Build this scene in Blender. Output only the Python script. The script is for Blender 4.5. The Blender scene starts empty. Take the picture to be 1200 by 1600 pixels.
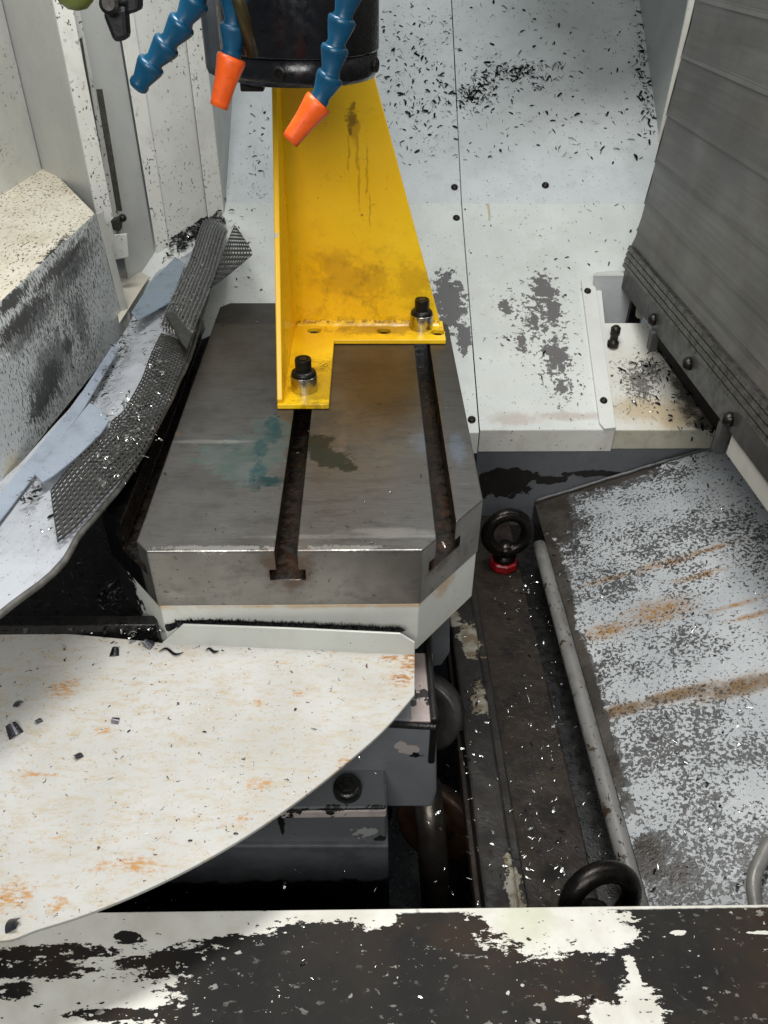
import bpy, bmesh, math, random
from mathutils import Vector as V, Matrix, noise as mnoise
random.seed(11)
S = bpy.context.scene
COL = S.collection
R_ = math.radians

# ------------------------------------------------------------------ camera
CAM_H = .441
cd = bpy.data.cameras.new('camera'); cam = bpy.data.objects.new('camera', cd); COL.objects.link(cam)
cd.sensor_fit = 'VERTICAL'; cd.sensor_height = 36; cd.lens = 36 * 1250 / 1600
cd.clip_start = .01; cd.clip_end = 50
ROT = Matrix.Rotation(-R_(1.5), 3, 'Z') @ Matrix.Rotation(R_(90 - 37.2), 3, 'X') @ Matrix.Rotation(R_(.6), 3, 'Z')
cam.matrix_world = Matrix.Translation((0, 0, CAM_H)) @ ROT.to_4x4()
S.camera = cam
O = V((0, 0, CAM_H))

# ------------------------------------------------------------------ light
w = bpy.data.worlds.new('World'); S.world = w; w.use_nodes = True
w.node_tree.nodes['Background'].inputs[0].default_value = (.80, .90, 1, 1)
w.node_tree.nodes['Background'].inputs[1].default_value = .12
def area(name, loc, target, size, power, col):
    l = bpy.data.lights.new(name, 'AREA'); l.shape = 'RECTANGLE'; l.size, l.size_y = size
    l.energy = power; l.color = col
    o = bpy.data.objects.new(name, l); COL.objects.link(o); o.location = loc
    o.rotation_euler = (V(target) - V(loc)).to_track_quat('-Z', 'Y').to_euler()
    return o
area('door_light', (-.10, -.55, .86), (-.03, .8, .1), (.8, .4), 12.0, (1, .985, .96))
area('work_light', (-.06, .66, 1.12), (-.12, .80, 0), (.7, .16), 15, (1, .985, .955))
area('machine_light', (.10, 1.08, .80), (.12, 1.42, .05), (.6, .08), 2.0, (.84, .93, 1))
S.view_settings.view_transform = 'Standard'; S.view_settings.look = 'None'
S.view_settings.exposure = .2; S.view_settings.gamma = 1
S.render.engine = 'CYCLES'; S.cycles.use_denoising = True

# ------------------------------------------------------------------ geometry helpers
def ray(u, v): return ROT @ V(((u - 600) / 1250, (800 - v) / 1250, -1))
def P(u, v, pl):                       # where the sight line meets a real plane (point, normal)
    d = ray(u, v); p, n = V(pl[0]), V(pl[1])
    return O + d * ((p - O).dot(n) / d.dot(n))
def ZP(z): return ((0, 0, z), (0, 0, 1))
def YP(y): return ((0, y, 0), (0, 1, 0))
def XP(x): return ((x, 0, 0), (1, 0, 0))
def poly(px, pl): return [P(u, v, pl) for u, v in px]

WORLD = {}
def mesh_obj(name, bm, mat, parent=None, smooth=False, bevel=0):
    off = WORLD.get(parent.name, V((0, 0, 0))) if parent else V((0, 0, 0))
    if off.length: bmesh.ops.translate(bm, vec=-off, verts=bm.verts)
    bmesh.ops.recalc_face_normals(bm, faces=bm.faces)
    me = bpy.data.meshes.new(name); bm.to_mesh(me); bm.free()
    for m in (mat if isinstance(mat, (list, tuple)) else [mat]): me.materials.append(m)
    o = bpy.data.objects.new(name, me); COL.objects.link(o)
    if smooth:
        for p in me.polygons: p.use_smooth = True
    if parent: o.parent = parent
    WORLD[o.name] = off
    if bevel:
        b = o.modifiers.new('bevel', 'BEVEL'); b.width = bevel; b.segments = 2; b.limit_method = 'ANGLE'; b.angle_limit = R_(35)
    return o
def tag(o, label, cat, group=None, kind=None):
    if label: o['label'] = label
    if cat: o['category'] = cat
    if group: o['group'] = group
    if kind: o['kind'] = kind
    return o
def thing(name, label, cat, loc, group=None):
    o = bpy.data.objects.new(name, None); COL.objects.link(o); o.location = loc
    o.empty_display_size = .02
    WORLD[o.name] = V(loc)
    return tag(o, label, cat, group)
def slab_bm(pts, th, n=None, bm=None):
    """polygon given by its face corners, thickened by th against its normal"""
    bm = bm or bmesh.new()
    if n is None:
        n = V((0, 0, 0))
        for i in range(len(pts)): n += pts[i].cross(pts[(i + 1) % len(pts)]) if 0 else (pts[i] - pts[0]).cross(pts[(i + 1) % len(pts)] - pts[0])
        n.normalize()
        if n.dot(O - pts[0]) < 0: n = -n
    n = V(n)
    a = [bm.verts.new(p) for p in pts]; b = [bm.verts.new(p - n * th) for p in pts]
    bm.faces.new(a); bm.faces.new(b[::-1])
    for i in range(len(pts)):
        j = (i + 1) % len(pts); bm.faces.new((a[i], b[i], b[j], a[j]))
    return bm
def box_bm(x0, x1, y0, y1, z0, z1, bm=None):
    return slab_bm([V((x0, y0, z1)), V((x1, y0, z1)), V((x1, y1, z1)), V((x0, y1, z1))], z1 - z0, (0, 0, 1), bm)
def lathe_bm(prof, M=Matrix(), seg=32, bm=None, a0=0, a1=2 * math.pi):
    bm = bm or bmesh.new(); full = abs(a1 - a0 - 2 * math.pi) < 1e-4
    rings = []
    for r, z in prof:
        rings.append([bm.verts.new(M @ V((r * math.cos(a0 + (a1 - a0) * k / seg), r * math.sin(a0 + (a1 - a0) * k / seg), z)))
                      for k in range(seg if full else seg + 1)])
    for A, B in zip(rings, rings[1:]):
        for k in range(seg):
            j = (k + 1) % len(A); bm.faces.new((A[k], A[j], B[j], B[k]))
    for ring, (r, z) in ((rings[0], prof[0]), (rings[-1], prof[-1])):
        if r > 1e-5 and full: bm.faces.new(ring)
    bmesh.ops.remove_doubles(bm, verts=bm.verts, dist=1e-6)
    return bm
def tube_bm(pts, r, seg=12, bm=None, caps=True):
    bm = bm or bmesh.new(); rings = []
    up = V((0, 0, 1))
    for i, p in enumerate(pts):
        t = (pts[min(i + 1, len(pts) - 1)] - pts[max(i - 1, 0)]).normalized()
        a = t.cross(up); a = a.normalized() if a.length > .05 else t.cross(V((1, 0, 0))).normalized()
        b = t.cross(a)
        rr = r[i] if isinstance(r, (list, tuple)) else r
        rings.append([bm.verts.new(p + (a * math.cos(2 * math.pi * k / seg) + b * math.sin(2 * math.pi * k / seg)) * rr) for k in range(seg)])
    for A, B in zip(rings, rings[1:]):
        for k in range(seg): bm.faces.new((A[k], A[(k + 1) % seg], B[(k + 1) % seg], B[k]))
    if caps: bm.faces.new(rings[0]); bm.faces.new(rings[-1])
    return bm
def torus_bm(R, r, M, seg=40, s2=14, bm=None):
    bm = bm or bmesh.new(); rings = []
    for i in range(seg):
        a = 2 * math.pi * i / seg
        rings.append([bm.verts.new(M @ V(((R + r * math.cos(2 * math.pi * k / s2)) * math.cos(a), (R + r * math.cos(2 * math.pi * k / s2)) * math.sin(a), r * math.sin(2 * math.pi * k / s2)))) for k in range(s2)])
    for i in range(seg):
        A, B = rings[i], rings[(i + 1) % seg]
        for k in range(s2): bm.faces.new((A[k], A[(k + 1) % s2], B[(k + 1) % s2], B[k]))
    return bm
def frame(o, z, x=(1, 0, 0)):
    z = V(z).normalized(); x = V(x); x = (x - z * x.dot(z)).normalized(); y = z.cross(x)
    m = Matrix((x, y, z)).transposed().to_4x4(); m.translation = V(o); return m
def boolean(o, cutters):
    for c in cutters:
        m = o.modifiers.new('cut', 'BOOLEAN'); m.object = c; m.operation = 'DIFFERENCE'; m.solver = 'EXACT'
    bpy.context.view_layer.update()
    me = bpy.data.meshes.new_from_object(o.evaluated_get(bpy.context.evaluated_depsgraph_get()))
    o.modifiers.clear(); o.data = me
    for c in cutters: bpy.data.objects.remove(c)
def cutter(bm):
    me = bpy.data.meshes.new('cutter'); bmesh.ops.recalc_face_normals(bm, faces=bm.faces); bm.to_mesh(me); bm.free()
    o = bpy.data.objects.new('cutter', me); COL.objects.link(o); return o
def smooth_curve(pts, n=8):
    out = []
    for i in range(len(pts) - 1):
        p0, p1, p2, p3 = pts[max(i - 1, 0)], pts[i], pts[i + 1], pts[min(i + 2, len(pts) - 1)]
        for k in range(n):
            t = k / n
            out.append(.5 * ((2 * p1) + (p2 - p0) * t + (2 * p0 - 5 * p1 + 4 * p2 - p3) * t * t + (3 * p1 - p0 - 3 * p2 + p3) * t ** 3))
    return out + [pts[-1]]
def resample(pts, n):
    L = [0]
    for a, b in zip(pts, pts[1:]): L.append(L[-1] + (b - a).length)
    out, j = [], 0
    for i in range(n):
        s = L[-1] * i / (n - 1)
        while j < len(L) - 2 and L[j + 1] < s: j += 1
        out.append(pts[j].lerp(pts[j + 1], (s - L[j]) / max(L[j + 1] - L[j], 1e-9)))
    return out

# ------------------------------------------------------------------ materials
def C(h):
    f = lambda c: c / 12.92 if c <= .04045 else ((c + .055) / 1.055) ** 2.4
    return tuple(f(int(h[i:i + 2], 16) / 255) for i in (0, 2, 4)) + (1,)
class Mat:
    def __init__(s, name):
        s.m = bpy.data.materials.new(name); s.m.use_nodes = True; s.t = s.m.node_tree
        s.b = s.t.nodes['Principled BSDF']
        s.pos = s.n('ShaderNodeNewGeometry').outputs['Position']
    def n(s, t, **k):
        x = s.t.nodes.new(t)
        for a, v in k.items(): setattr(x, a, v)
        return x
    def put(s, sock, v):
        if isinstance(v, bpy.types.NodeSocket): s.t.links.new(v, sock)
        else: sock.default_value = v
    def math(s, op, a, b=0., clamp=False):
        x = s.n('ShaderNodeMath', operation=op, use_clamp=clamp); s.put(x.inputs[0], a); s.put(x.inputs[1], b); return x.outputs[0]
    def vm(s, op, a, b):
        x = s.n('ShaderNodeVectorMath', operation=op); s.put(x.inputs[0], a); s.put(x.inputs[1], b)
        return x.outputs['Value'] if op in ('LENGTH', 'DOT_PRODUCT') else x.outputs[0]
    def warp(s, scale, amt, vec=None):
        vec = vec or s.pos
        x = s.n('ShaderNodeTexNoise'); x.inputs['Scale'].default_value = scale; x.inputs['Detail'].default_value = 3; s.put(x.inputs['Vector'], vec)
        d = s.vm('SUBTRACT', x.outputs['Color'], (.5, .5, .5)); d = s.vm('MULTIPLY', d, (amt,) * 3)
        return s.vm('ADD', vec, d)
    def stretch(s, k, vec=None, rot=(0, 0, 0)):
        x = s.n('ShaderNodeMapping'); x.inputs['Scale'].default_value = k; x.inputs['Rotation'].default_value = rot
        s.put(x.inputs['Vector'], vec or s.pos); return x.outputs[0]
    def noise(s, scale, detail=4, rough=.55, vec=None):
        x = s.n('ShaderNodeTexNoise'); x.inputs['Scale'].default_value = scale; x.inputs['Detail'].default_value = detail
        x.inputs['Roughness'].default_value = rough; s.put(x.inputs['Vector'], vec or s.pos); return x.outputs['Fac']
    def vor(s, scale, vec=None, rnd=1.):
        x = s.n('ShaderNodeTexVoronoi'); x.inputs['Scale'].default_value = scale; x.inputs['Randomness'].default_value = rnd
        s.put(x.inputs['Vector'], vec or s.pos); return x.outputs['Distance']
    def sm(s, x, lo, hi, a=0., b=1.):
        r = s.n('ShaderNodeMapRange', interpolation_type='SMOOTHSTEP'); s.put(r.inputs[0], x)
        for i, v in zip((1, 2, 3, 4), (lo, hi, a, b)): s.put(r.inputs[i], v)
        return r.outputs[0]
    def mix(s, f, a, b):
        x = s.n('ShaderNodeMix', data_type='RGBA'); s.put(x.inputs[0], f); s.put(x.inputs[6], a); s.put(x.inputs[7], b); return x.outputs[2]
    def mul(s, *a):
        r = a[0]
        for b in a[1:]: r = s.math('MULTIPLY', r, b)
        return r
    def add(s, a, b): return s.math('ADD', a, b)
    def mx(s, a, b): return s.math('MAXIMUM', a, b)
    def blob(s, c, r, vec=None):
        r = (r, r, r) if not isinstance(r, (tuple, list)) else r
        d = s.vm('SUBTRACT', vec or s.pos, tuple(c)); d = s.vm('DIVIDE', d, tuple(r))
        return s.math('SUBTRACT', 1., s.vm('LENGTH', d, (0, 0, 0)), True)
    def blobs(s, L, vec=None):
        r = None
        for c, rad in L:
            b = s.blob(c, rad, vec); r = b if r is None else s.mx(r, b)
        return r
    def patch(s, L, scale, amp, w=.02, vec=None, detail=5, rough=.6, at=.5, fine=.55):
        """ragged-edged patches: falloff round the points of L broken up by noise"""
        b = s.blobs(L) if isinstance(L, list) else L
        nz = s.math('MULTIPLY', s.math('SUBTRACT', s.noise(scale, detail, rough, vec), .5), amp)
        if fine: nz = s.add(nz, s.math('MULTIPLY', s.math('SUBTRACT', s.noise(scale * 4.3, 4, .6, vec), .5), amp * fine))
        return s.sm(s.add(b, nz), at - w, at + w)
    def done(s, col, rough=.5, metal=0., h=None, hs=.2, hd=.002, spec=.5, coat=0.):
        s.put(s.b.inputs['Base Color'], col); s.put(s.b.inputs['Roughness'], rough); s.put(s.b.inputs['Metallic'], metal)
        s.put(s.b.inputs['Specular IOR Level'], spec)
        if coat: s.b.inputs['Coat Weight'].default_value = coat; s.b.inputs['Coat Roughness'].default_value = .15
        if h is not None:
            x = s.n('ShaderNodeBump'); x.inputs['Strength'].default_value = hs; x.inputs['Distance'].default_value = hd
            s.put(x.inputs['Height'], h); s.t.links.new(x.outputs[0], s.b.inputs['Normal'])
        return s.m

def paint(name, base, dirt='8a8478', dirt_amt=.25, speck=.0, speck_scale=260, stains=(), chips=(), rough=.38, sharp=.72, var=.07, speck_col='1c1c1e', speck_mask=None, bump=.15):
    """painted sheet: tone variation, soft stains, ragged chips and small stuck flecks"""
    m = Mat(name)
    c = C(base) if isinstance(base, str) else base
    d = tuple(x * (1 - var * 2.2) for x in c[:3]) + (1,)
    col = m.mix(m.sm(m.noise(7, 5), .3, .7), c, d)
    col = m.mix(m.mul(m.sm(m.noise(34, 6, .65), .45, .75), dirt_amt), col, C(dirt))
    for L, sc, hexc, amp, w, amt in stains:
        f = m.patch(list(L), sc, amp, w)
        col = m.mix(m.mul(f, amt), col, C(hexc))
    h = m.noise(420, 2)
    ro = m.sm(m.noise(20, 4), .3, .7, rough - .07, rough + .12)
    for L, sc, hexc, amp, *at in chips:
        f = m.patch(list(L), sc, amp, .012, detail=3, rough=.55, at=at[0] if at else .5, fine=.3)
        col = m.mix(f, col, C(hexc)); h = m.math('SUBTRACT', h, m.mul(f, 3.))
        ro = m.add(ro, m.mul(f, .15))
    if speck:
        v = m.warp(speck_scale * .6, 1.4 / speck_scale)
        den = m.noise(9, 3)
        f = m.mul(m.sm(m.noise(speck_scale, 2, .5, m.stretch((1.5, .8, 1), v, (0, 0, .5))), .74 - speck * .12, .76 - speck * .12),
                  m.sm(den, .35, .6))
        if speck_mask: f = m.mul(f, m.sm(m.blobs(list(speck_mask)), 0, .45))
        col = m.mix(f, col, C(speck_col))
    return m.done(col, ro, 0, h, bump, .0006)

def plain(name, hexc, rough=.5, metal=0., var=.25, scale=40, hs=.2, spec=.5, dirt=None, dirt_amt=.5):
    m = Mat(name); c = C(hexc); d = tuple(x * (1 - var) for x in c[:3]) + (1,)
    col = m.mix(m.sm(m.noise(scale, 5), .3, .7), c, d)
    if dirt: col = m.mix(m.mul(m.sm(m.noise(scale * 2.3, 5, .65), .48, .66), dirt_amt), col, C(dirt))
    return m.done(col, m.sm(m.noise(scale * 1.7, 4), .3, .7, max(rough - .1, .05), rough + .1), metal, m.noise(scale * 9, 3), hs, .0008, spec)

# planes of the place
TOP = ZP(0)
lip_a = P(750, 672, ZP(-.15)); LIP_Y = lip_a.y
SL1, SL2 = R_(26), R_(35)
S1 = (tuple(lip_a), (0, -math.sin(SL1), math.cos(SL1)))
knee = P(722, 318, S1); S2 = (tuple(knee), (0, -math.sin(SL2), math.cos(SL2)))
DISC = ZP(-.105); SILL = ZP(-.2)
tl = P(835, 785, ZP(-.285)); tr = P(1090, 705, YP(LIP_Y + .012))
TX = tl.x; TSL = math.atan2(tr.z - tl.z, tr.x - tl.x)
TRAY = ((TX, 0, -.285), (-math.sin(TSL), 0, math.cos(TSL)))
FLOORC = ZP(-.31)
YBACK = .975                                        # yellow bracket's rear plate

# metals and paints shared by several things
black_oil = plain('oily black iron', '141312', .32, .0, .5, 60, .5, .6)
dark_iron = plain('dark cast iron', '2a2826', .45, .6, .4, 70, .5)
steel = plain('bare steel', 'c4c1ba', .22, 1., .2, 120, .1)
black_steel = plain('blackened steel', '2f2d2b', .36, .7, .35, 120, .15)
grey_cast = paint('grey casting paint', '5c5e60', '2a2826', .3, .25, 300, rough=.45)

# ------------------------------------------------------------------ floor and outer walls of the machine cabinet
bm = bmesh.new(); box_bm(-1.2, 1.2, -.2, 2.2, -.62, -.6, bm)
tag(mesh_obj('floor', bm, black_oil), 'dark oily bottom of the machine cabinet', 'floor', kind='structure')

# ------------------------------------------------------------------ milling table
xl, xr, yf, yb, cx_, cy_ = -.249, .108, .5265, 1.062, .0605, .073
octo = [V(p) for p in ((xl + cx_, yf, 0), (xr - cx_, yf, 0), (xr, yf + cy_, 0), (xr, yb - cy_, 0), (xr - cx_, yb, 0), (xl + cx_, yb, 0), (xl, yb - cy_, 0), (xl, yf + cy_, 0))]
SLOTS = (-.210, -.070, .070)
m = Mat('ground table steel')
gr = m.noise(60, 6, .7, m.stretch((.6, 14, 1)))
gr2 = m.noise(18, 5, .6)
col = m.mix(m.sm(gr, .3, .72), C('7b7976'), C('686663'))
col = m.mix(m.mul(m.sm(gr2, .42, .68), .45), col, C('484541'))
bandy = m.sm(m.vm('DOT_PRODUCT', m.warp(30, .02), (0, 1, 0)), .66, .95)   # bracket's brown reflection painted into the far half
col = m.mix(m.mul(bandy, .6), col, C('4d3f2a'))
col = m.mix(m.mul(m.patch([(P(600, 600, TOP), (.10, .16, .1))], 22, .5, .3), .7), col, C('57431f'))
back = m.patch([(P(400, 490, TOP), (.36, .07, .1))], 40, .25, .05)
col = m.mix(m.mul(back, .6), col, C('3b352e'))
teal = m.patch([(P(385, 715, TOP), (.075, .085, .1)), (P(425, 680, TOP), (.045, .075, .1)), (P(345, 712, TOP), (.05, .04, .1))], 38, 1.2, .06)
col = m.mix(m.mul(teal, m.sm(m.noise(55, 4), .3, .7, .35, .65)), col, C('33534e'))
teal2 = m.patch([(P(428, 672, TOP), (.018, .06, .1)), (P(424, 752, TOP), (.026, .02, .1)), (P(402, 742, TOP), (.018, .045, .1)), (P(408, 700, TOP), (.016, .03, .1))], 60, 1.1, .09)
col = m.mix(m.mul(teal2, m.sm(m.noise(70, 4), .3, .6, .35, .85)), col, C('17464a'))
green = m.patch([(P(498, 695, TOP), (.030, .04, .1)), (P(522, 718, TOP), (.034, .03, .1)), (P(542, 730, TOP), (.02, .016, .1)), (P(492, 716, TOP), (.012, .012, .1))], 60, 1.1, .08)
col = m.mix(m.mul(green, .8), col, C('23302a'))
gline = m.patch([(P(330, 690, TOP), (.075, .007, .1)), (P(560, 838, TOP), (.16, .006, .1)), (P(600, 832, TOP), (.08, .012, .1))], 60, .5, .2)
col = m.mix(m.mul(gline, .55), col, C('a29f99'))
blue = m.patch([(P(668, 690, TOP), (.03, .04, .1)), (P(715, 700, TOP), (.016, .05, .1))], 80, .9, .25)  # bluish highlight painted in beside the right slot
col = m.mix(m.mul(blue, .35), col, C('8e9fb4'))
rustL = [((-.07, yf, -.02), (.045, .05, .05)), ((.06, .56, -.03), (.05, .05, .03)), ((-.215, .575, -.02), (.03, .06, .03)), (P(275, 678, TOP), (.012, .008, .03)), (P(535, 690, TOP), (.008, .03, .02))]
rust = m.patch(rustL, 55, .75, .22)
col = m.mix(m.mul(rust, .6), col, C('5a3f22'))
zt_ = m.vm('DOT_PRODUCT', m.pos, (0, 0, 1))
side_ = m.mul(m.sm(zt_, -.001, -.003), m.math('SUBTRACT', 1., rust))
col = m.mix(m.mul(side_, .7), col, m.mix(m.sm(m.noise(18, 4), .3, .7), C('93918c'), C('83807a')))
left_shade_oil = m.sm(m.vm('DOT_PRODUCT', m.warp(25, .006), (-1, 0, 0)), .198, .203)  # shade and oil on the strip left of the slot, painted in
col = m.mix(left_shade_oil, col, C('0b0b0c'))
fl = m.sm(m.noise(230, 3, .6), .68, .72)
col = m.mix(m.mul(fl, .6), col, C('2a2725'))
wipe = m.sm(m.noise(26, 6, .75, m.stretch((.5, 2.2, 1), m.warp(14, .03), (0, 0, .3))), .5, .66)
col = m.mix(m.mul(wipe, .32), col, C('2f2b27'))
sp2 = m.sm(m.noise(140, 3, .6, m.warp(60, .01)), .66, .69)
col = m.mix(m.mul(sp2, .5), col, C('37322d'))
scr = m.sm(m.noise(90, 4, .8, m.stretch((.25, 6, 1), None, (0, 0, .35))), .62, .7)
col = m.mix(m.mul(scr, .25), col, C('b8b5b0'))
nick = m.patch([((-.13, yf + .004, 0), (.10, .007, .01)), ((-.02, yf + .004, 0), (.06, .006, .01))], 160, 1.5, .05)
col = m.mix(m.mul(nick, .5), col, C('b9b7b2'))
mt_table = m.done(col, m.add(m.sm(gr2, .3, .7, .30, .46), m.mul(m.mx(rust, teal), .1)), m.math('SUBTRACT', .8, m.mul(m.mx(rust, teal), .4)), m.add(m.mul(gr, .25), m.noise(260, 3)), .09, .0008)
m = Mat('slot grime')
z_ = m.vm('DOT_PRODUCT', m.pos, (0, 0, 1))
col = m.mix(m.sm(m.noise(70, 5), .35, .65), C('0d0b0a'), C('241a12'))
col = m.mix(m.mul(m.sm(m.noise(55, 5, .6), .5, .62), .8, m.blobs([((-.07, .53, -.02), .10), ((.07, .57, -.02), .12)])), col, C('40230f'))
mt_slot = m.done(col, m.sm(m.noise(120, 3), .3, .7, .2, .6), .3, m.noise(300, 4), .5, .001)
table = thing('milling_table', 'bare steel milling table with three T-slots and clipped corners', 'machine table', (-.07, .8, -.064))
bm = slab_bm(octo, .064, (0, 0, 1))
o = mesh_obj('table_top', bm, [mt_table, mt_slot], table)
cuts = []
for x in SLOTS:
    b2 = bmesh.new(); box_bm(x - .0095, x + .0095, .3, 1.3, -.0225, .01, b2); cuts.append(b2)
    b2 = bmesh.new(); box_bm(x - .0155, x + .0155, .3, 1.3, -.0335, -.022, b2); cuts.append(b2)
cs = []
for b2 in cuts:
    bmesh.ops.translate(b2, vec=-WORLD[table.name], verts=b2.verts); c = cutter(b2); c.parent = table; cs.append(c)
boolean(o, cs)
for p in o.data.polygons:                            # the inside of the slots is caked with grime
    c = p.center + WORLD[table.name]
    ins = any(abs(c.x - x) < .0158 for x in SLOTS) and c.z < -.001 and c.z > -.034 and abs(p.normal.y) < .5
    p.material_index = 1 if ins and p.area > 1e-4 else 0
b = o.modifiers.new('bevel', 'BEVEL'); b.width = .0012; b.segments = 2; b.limit_method = 'ANGLE'; b.angle_limit = R_(30)
mt_skirt = paint('white skirt paint', 'd9dad2', 'b7ad94', .35, .3, 280,
                 chips=[([((-.262, .60, -.095), (.11, .12, .10)), ((-.03, .5, -.087), (.0, .0, .0))][:1], 120, '100f0f', .5)],
                 stains=[([((.07, .56, -.07), (.03, .03, .02)), ((-.19, .52, -.066), (.03, .03, .01)), ((.0, .52, -.066), (.3, .03, .006))], 60, 'b98a45', .9, .3, .6)])
def shrink(k): return [V((p.x + (k if p.x < -.07 else -k), p.y + (k if p.y < .8 else -k), -.0645)) for p in octo]
mesh_obj('skirt', slab_bm(shrink(.0012), .060, (0, 0, 1)), mt_skirt, table, bevel=.001)
# pedestal under the table
ped = thing('table_pedestal', 'dark pedestal column carrying the steel table', 'pedestal', (-.07, .8, -.5))
mesh_obj('column', box_bm(-.19, .03, .58, .95, -.5, -.125), black_oil, ped, bevel=.004)

# ------------------------------------------------------------------ round white cover in front
arc = [P(u, v, DISC) for u, v in ((648, 1085), (600, 1140), (535, 1197), (460, 1255), (382, 1308), (300, 1355), (215, 1396), (130, 1430), (60, 1452), (0, 1470))]
arc.append(arc[-1] + (arc[-1] - arc[-2]) * 1.6 + V((0, .02, 0)))
arc = smooth_curve(arc, 8)
tabl, tabr = P(250, 1004, DISC), P(648, 1022, DISC)
outl = [tabr] + arc + [V((-.62, .30, -.105)), V((-.62, .545, -.105)), P(0, 984, DISC), P(120, 991, DISC), P(236, 1002, DISC), tabl]
pts = []
for u, v, r in ((640, 1035, (.022, .03, .02)), (625, 1060, (.02, .02, .02)), (610, 1028, (.02, .008, .02)), (468, 1085, (.012, .005, .02)), (590, 1180, (.02, .02, .02)), (540, 1200, (.02, .02, .02)), (405, 1225, (.02, .012, .02)), (405, 1098, (.01, .008, .02)), (100, 1075, (.025, .02, .02)), (160, 1140, (.02, .01, .02)), (60, 1210, (.03, .006, .02)), (200, 1352, (.05, .012, .02)), (20, 1400, (.03, .02, .02)), (90, 1412, (.012, .012, .02)), (380, 1280, (.01, .006, .02))):
    pts.append((P(u, v, DISC), r))
m = Mat('white cover paint')
lng = m.stretch((1, 2.6, 1), None, (0, 0, -.12))
col = m.mix(m.sm(m.noise(9, 5), .3, .7), C('b7b7b4'), C('a9a8a2'))
col = m.mix(m.mul(m.sm(m.noise(60, 7, .75, lng), .46, .70), .5), col, C('a58f62'))
col = m.mix(m.mul(m.sm(m.noise(110, 5, .7, lng), .58, .7), .6), col, C('a98a52'))
fine = m.sm(m.noise(150, 5, .75, lng), .42, .58)
col = m.mix(m.mul(m.patch(pts, 95, 1.3, .25, at=.58), fine, .9), col, C('a8762a'))
col = m.mix(m.mul(m.patch(pts[:3], 120, 1.1, .15, at=.62), fine, .8), col, C('8a5c22'))
col = m.mix(m.mul(m.sm(m.noise(75, 4, .7, lng), .62, .74), .6), col, C('b8863f'))
yf_k = m.mul(m.sm(m.noise(190, 4, .65, lng), .62, .70), m.sm(m.noise(17, 3), .32, .56))
col = m.mix(m.mul(yf_k, .85), col, C('bd8632'))
f1 = m.sm(m.noise(420, 2, .5), .72, .75); f2 = m.sm(m.noise(210, 3, .6, m.warp(80, .02)), .675, .69)
f3 = m.mul(m.sm(m.noise(330, 3, .6, m.stretch((.8, 1.6, 1), m.warp(90, .01), (0, 0, -.12))), .66, .68), m.sm(m.noise(21, 3), .40, .58))
col = m.mix(m.mul(f3, .8), col, C('6b4a1f'))
col = m.mix(m.mul(f1, .7), col, C('5b4a3a')); col = m.mix(f2, col, C('4a3a2c'))
wm = m.warp(40, .03)
hair = m.sm(m.math('ABSOLUTE', m.math('SUBTRACT', m.noise(45, 3, .6, wm), .5)), .006, .0)
hair = m.mul(hair, m.sm(m.noise(60, 2), .56, .62))
col = m.mix(m.mul(hair, .55), col, C('6f6353'))
mt_disc = m.done(col, m.sm(m.noise(26, 4), .3, .7, .36, .55), 0, m.add(m.noise(300, 3), m.mul(f2, -2.)), .2, .0008)
cover = thing('round_cover', 'rust flecked white half-round cover plate in front of the steel table', 'cover plate', tuple(P(300, 1150, DISC)))
mesh_obj('plate', slab_bm(outl, .0035, (0, 0, 1)), mt_disc, cover, bevel=.0008)
tabn = (tabr - tabl).cross(V((0, 0, 1))).normalized()
tt = []
TABP = (tuple(tabl + tabn * .0), tuple(V((tabn.x, tabn.y, .12)).normalized()))
tt = [P(250, 1003, TABP), P(286, 975, TABP), P(455, 981, TABP), P(625, 989, TABP), P(648, 1003, TABP), P(648, 1021, TABP)]
tt = [tt[0] + V((0, -.0012, -.003))] + [q + V((0, -.0012, 0)) for q in tt[1:5]] + [tt[5] + V((0, -.0012, -.003))]
mesh_obj('upstand', slab_bm(tt, .0025), paint('upstand paint', 'cbcdc6', 'a8a393', .25, .15, 300), cover, bevel=.0006)

# ------------------------------------------------------------------ yellow angle bracket
m = Mat('yellow paint')
BP = YP(YBACK)
col = m.mix(m.sm(m.noise(10, 5), .3, .7), C('fdd01c'), C('f7c312'))
bl = m.patch([(P(560, 330, BP), (.12, .3, .14))], 14, .5, .3)
sm1 = m.patch([(P(560, 440, BP), (.09, .05, .035)), (P(650, 440, BP), (.04, .05, .04)), (P(520, 415, BP), (.05, .05, .03))], 60, 1.7, .3)
col = m.mix(m.mul(sm1, .33), col, C('8a5a0c'))
sm2 = m.patch([(P(600, 515, ZP(.006)), (.13, .03, .03)), (P(500, 600, ZP(.006)), (.05, .10, .02))], 70, 1.3, .2)
col = m.mix(m.mul(sm2, .55), col, C('6d470c'))
drip = m.patch(m.blobs([(P(553, 195, BP), (.012, .05, .03)), (P(558, 235, BP), (.003, .05, .045)), (P(561, 290, BP), (.0026, .05, .05)), (P(545, 240, BP), (.0026, .05, .04)), (P(573, 270, BP), (.0022, .05, .06)), (P(578, 330, BP), (.002, .05, .04))], m.warp(70, .007)), 150, 1.1, .18)
col = m.mix(m.mul(drip, .42), col, C('8a5c0a'))
dk = m.patch([(P(549, 188, BP), (.011, .05, .016)), (P(552, 165, BP), (.006, .05, .008)), (P(565, 336, BP), (.003, .05, .003)), (P(547, 205, BP), (.004, .05, .008))], 190, 1.5, .1)
col = m.mix(m.mul(dk, .6), col, C('4a2a0c'))
col = m.mix(m.mul(m.sm(m.noise(300, 3, .6), .70, .73), .55), col, C('3b2a10'))
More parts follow.
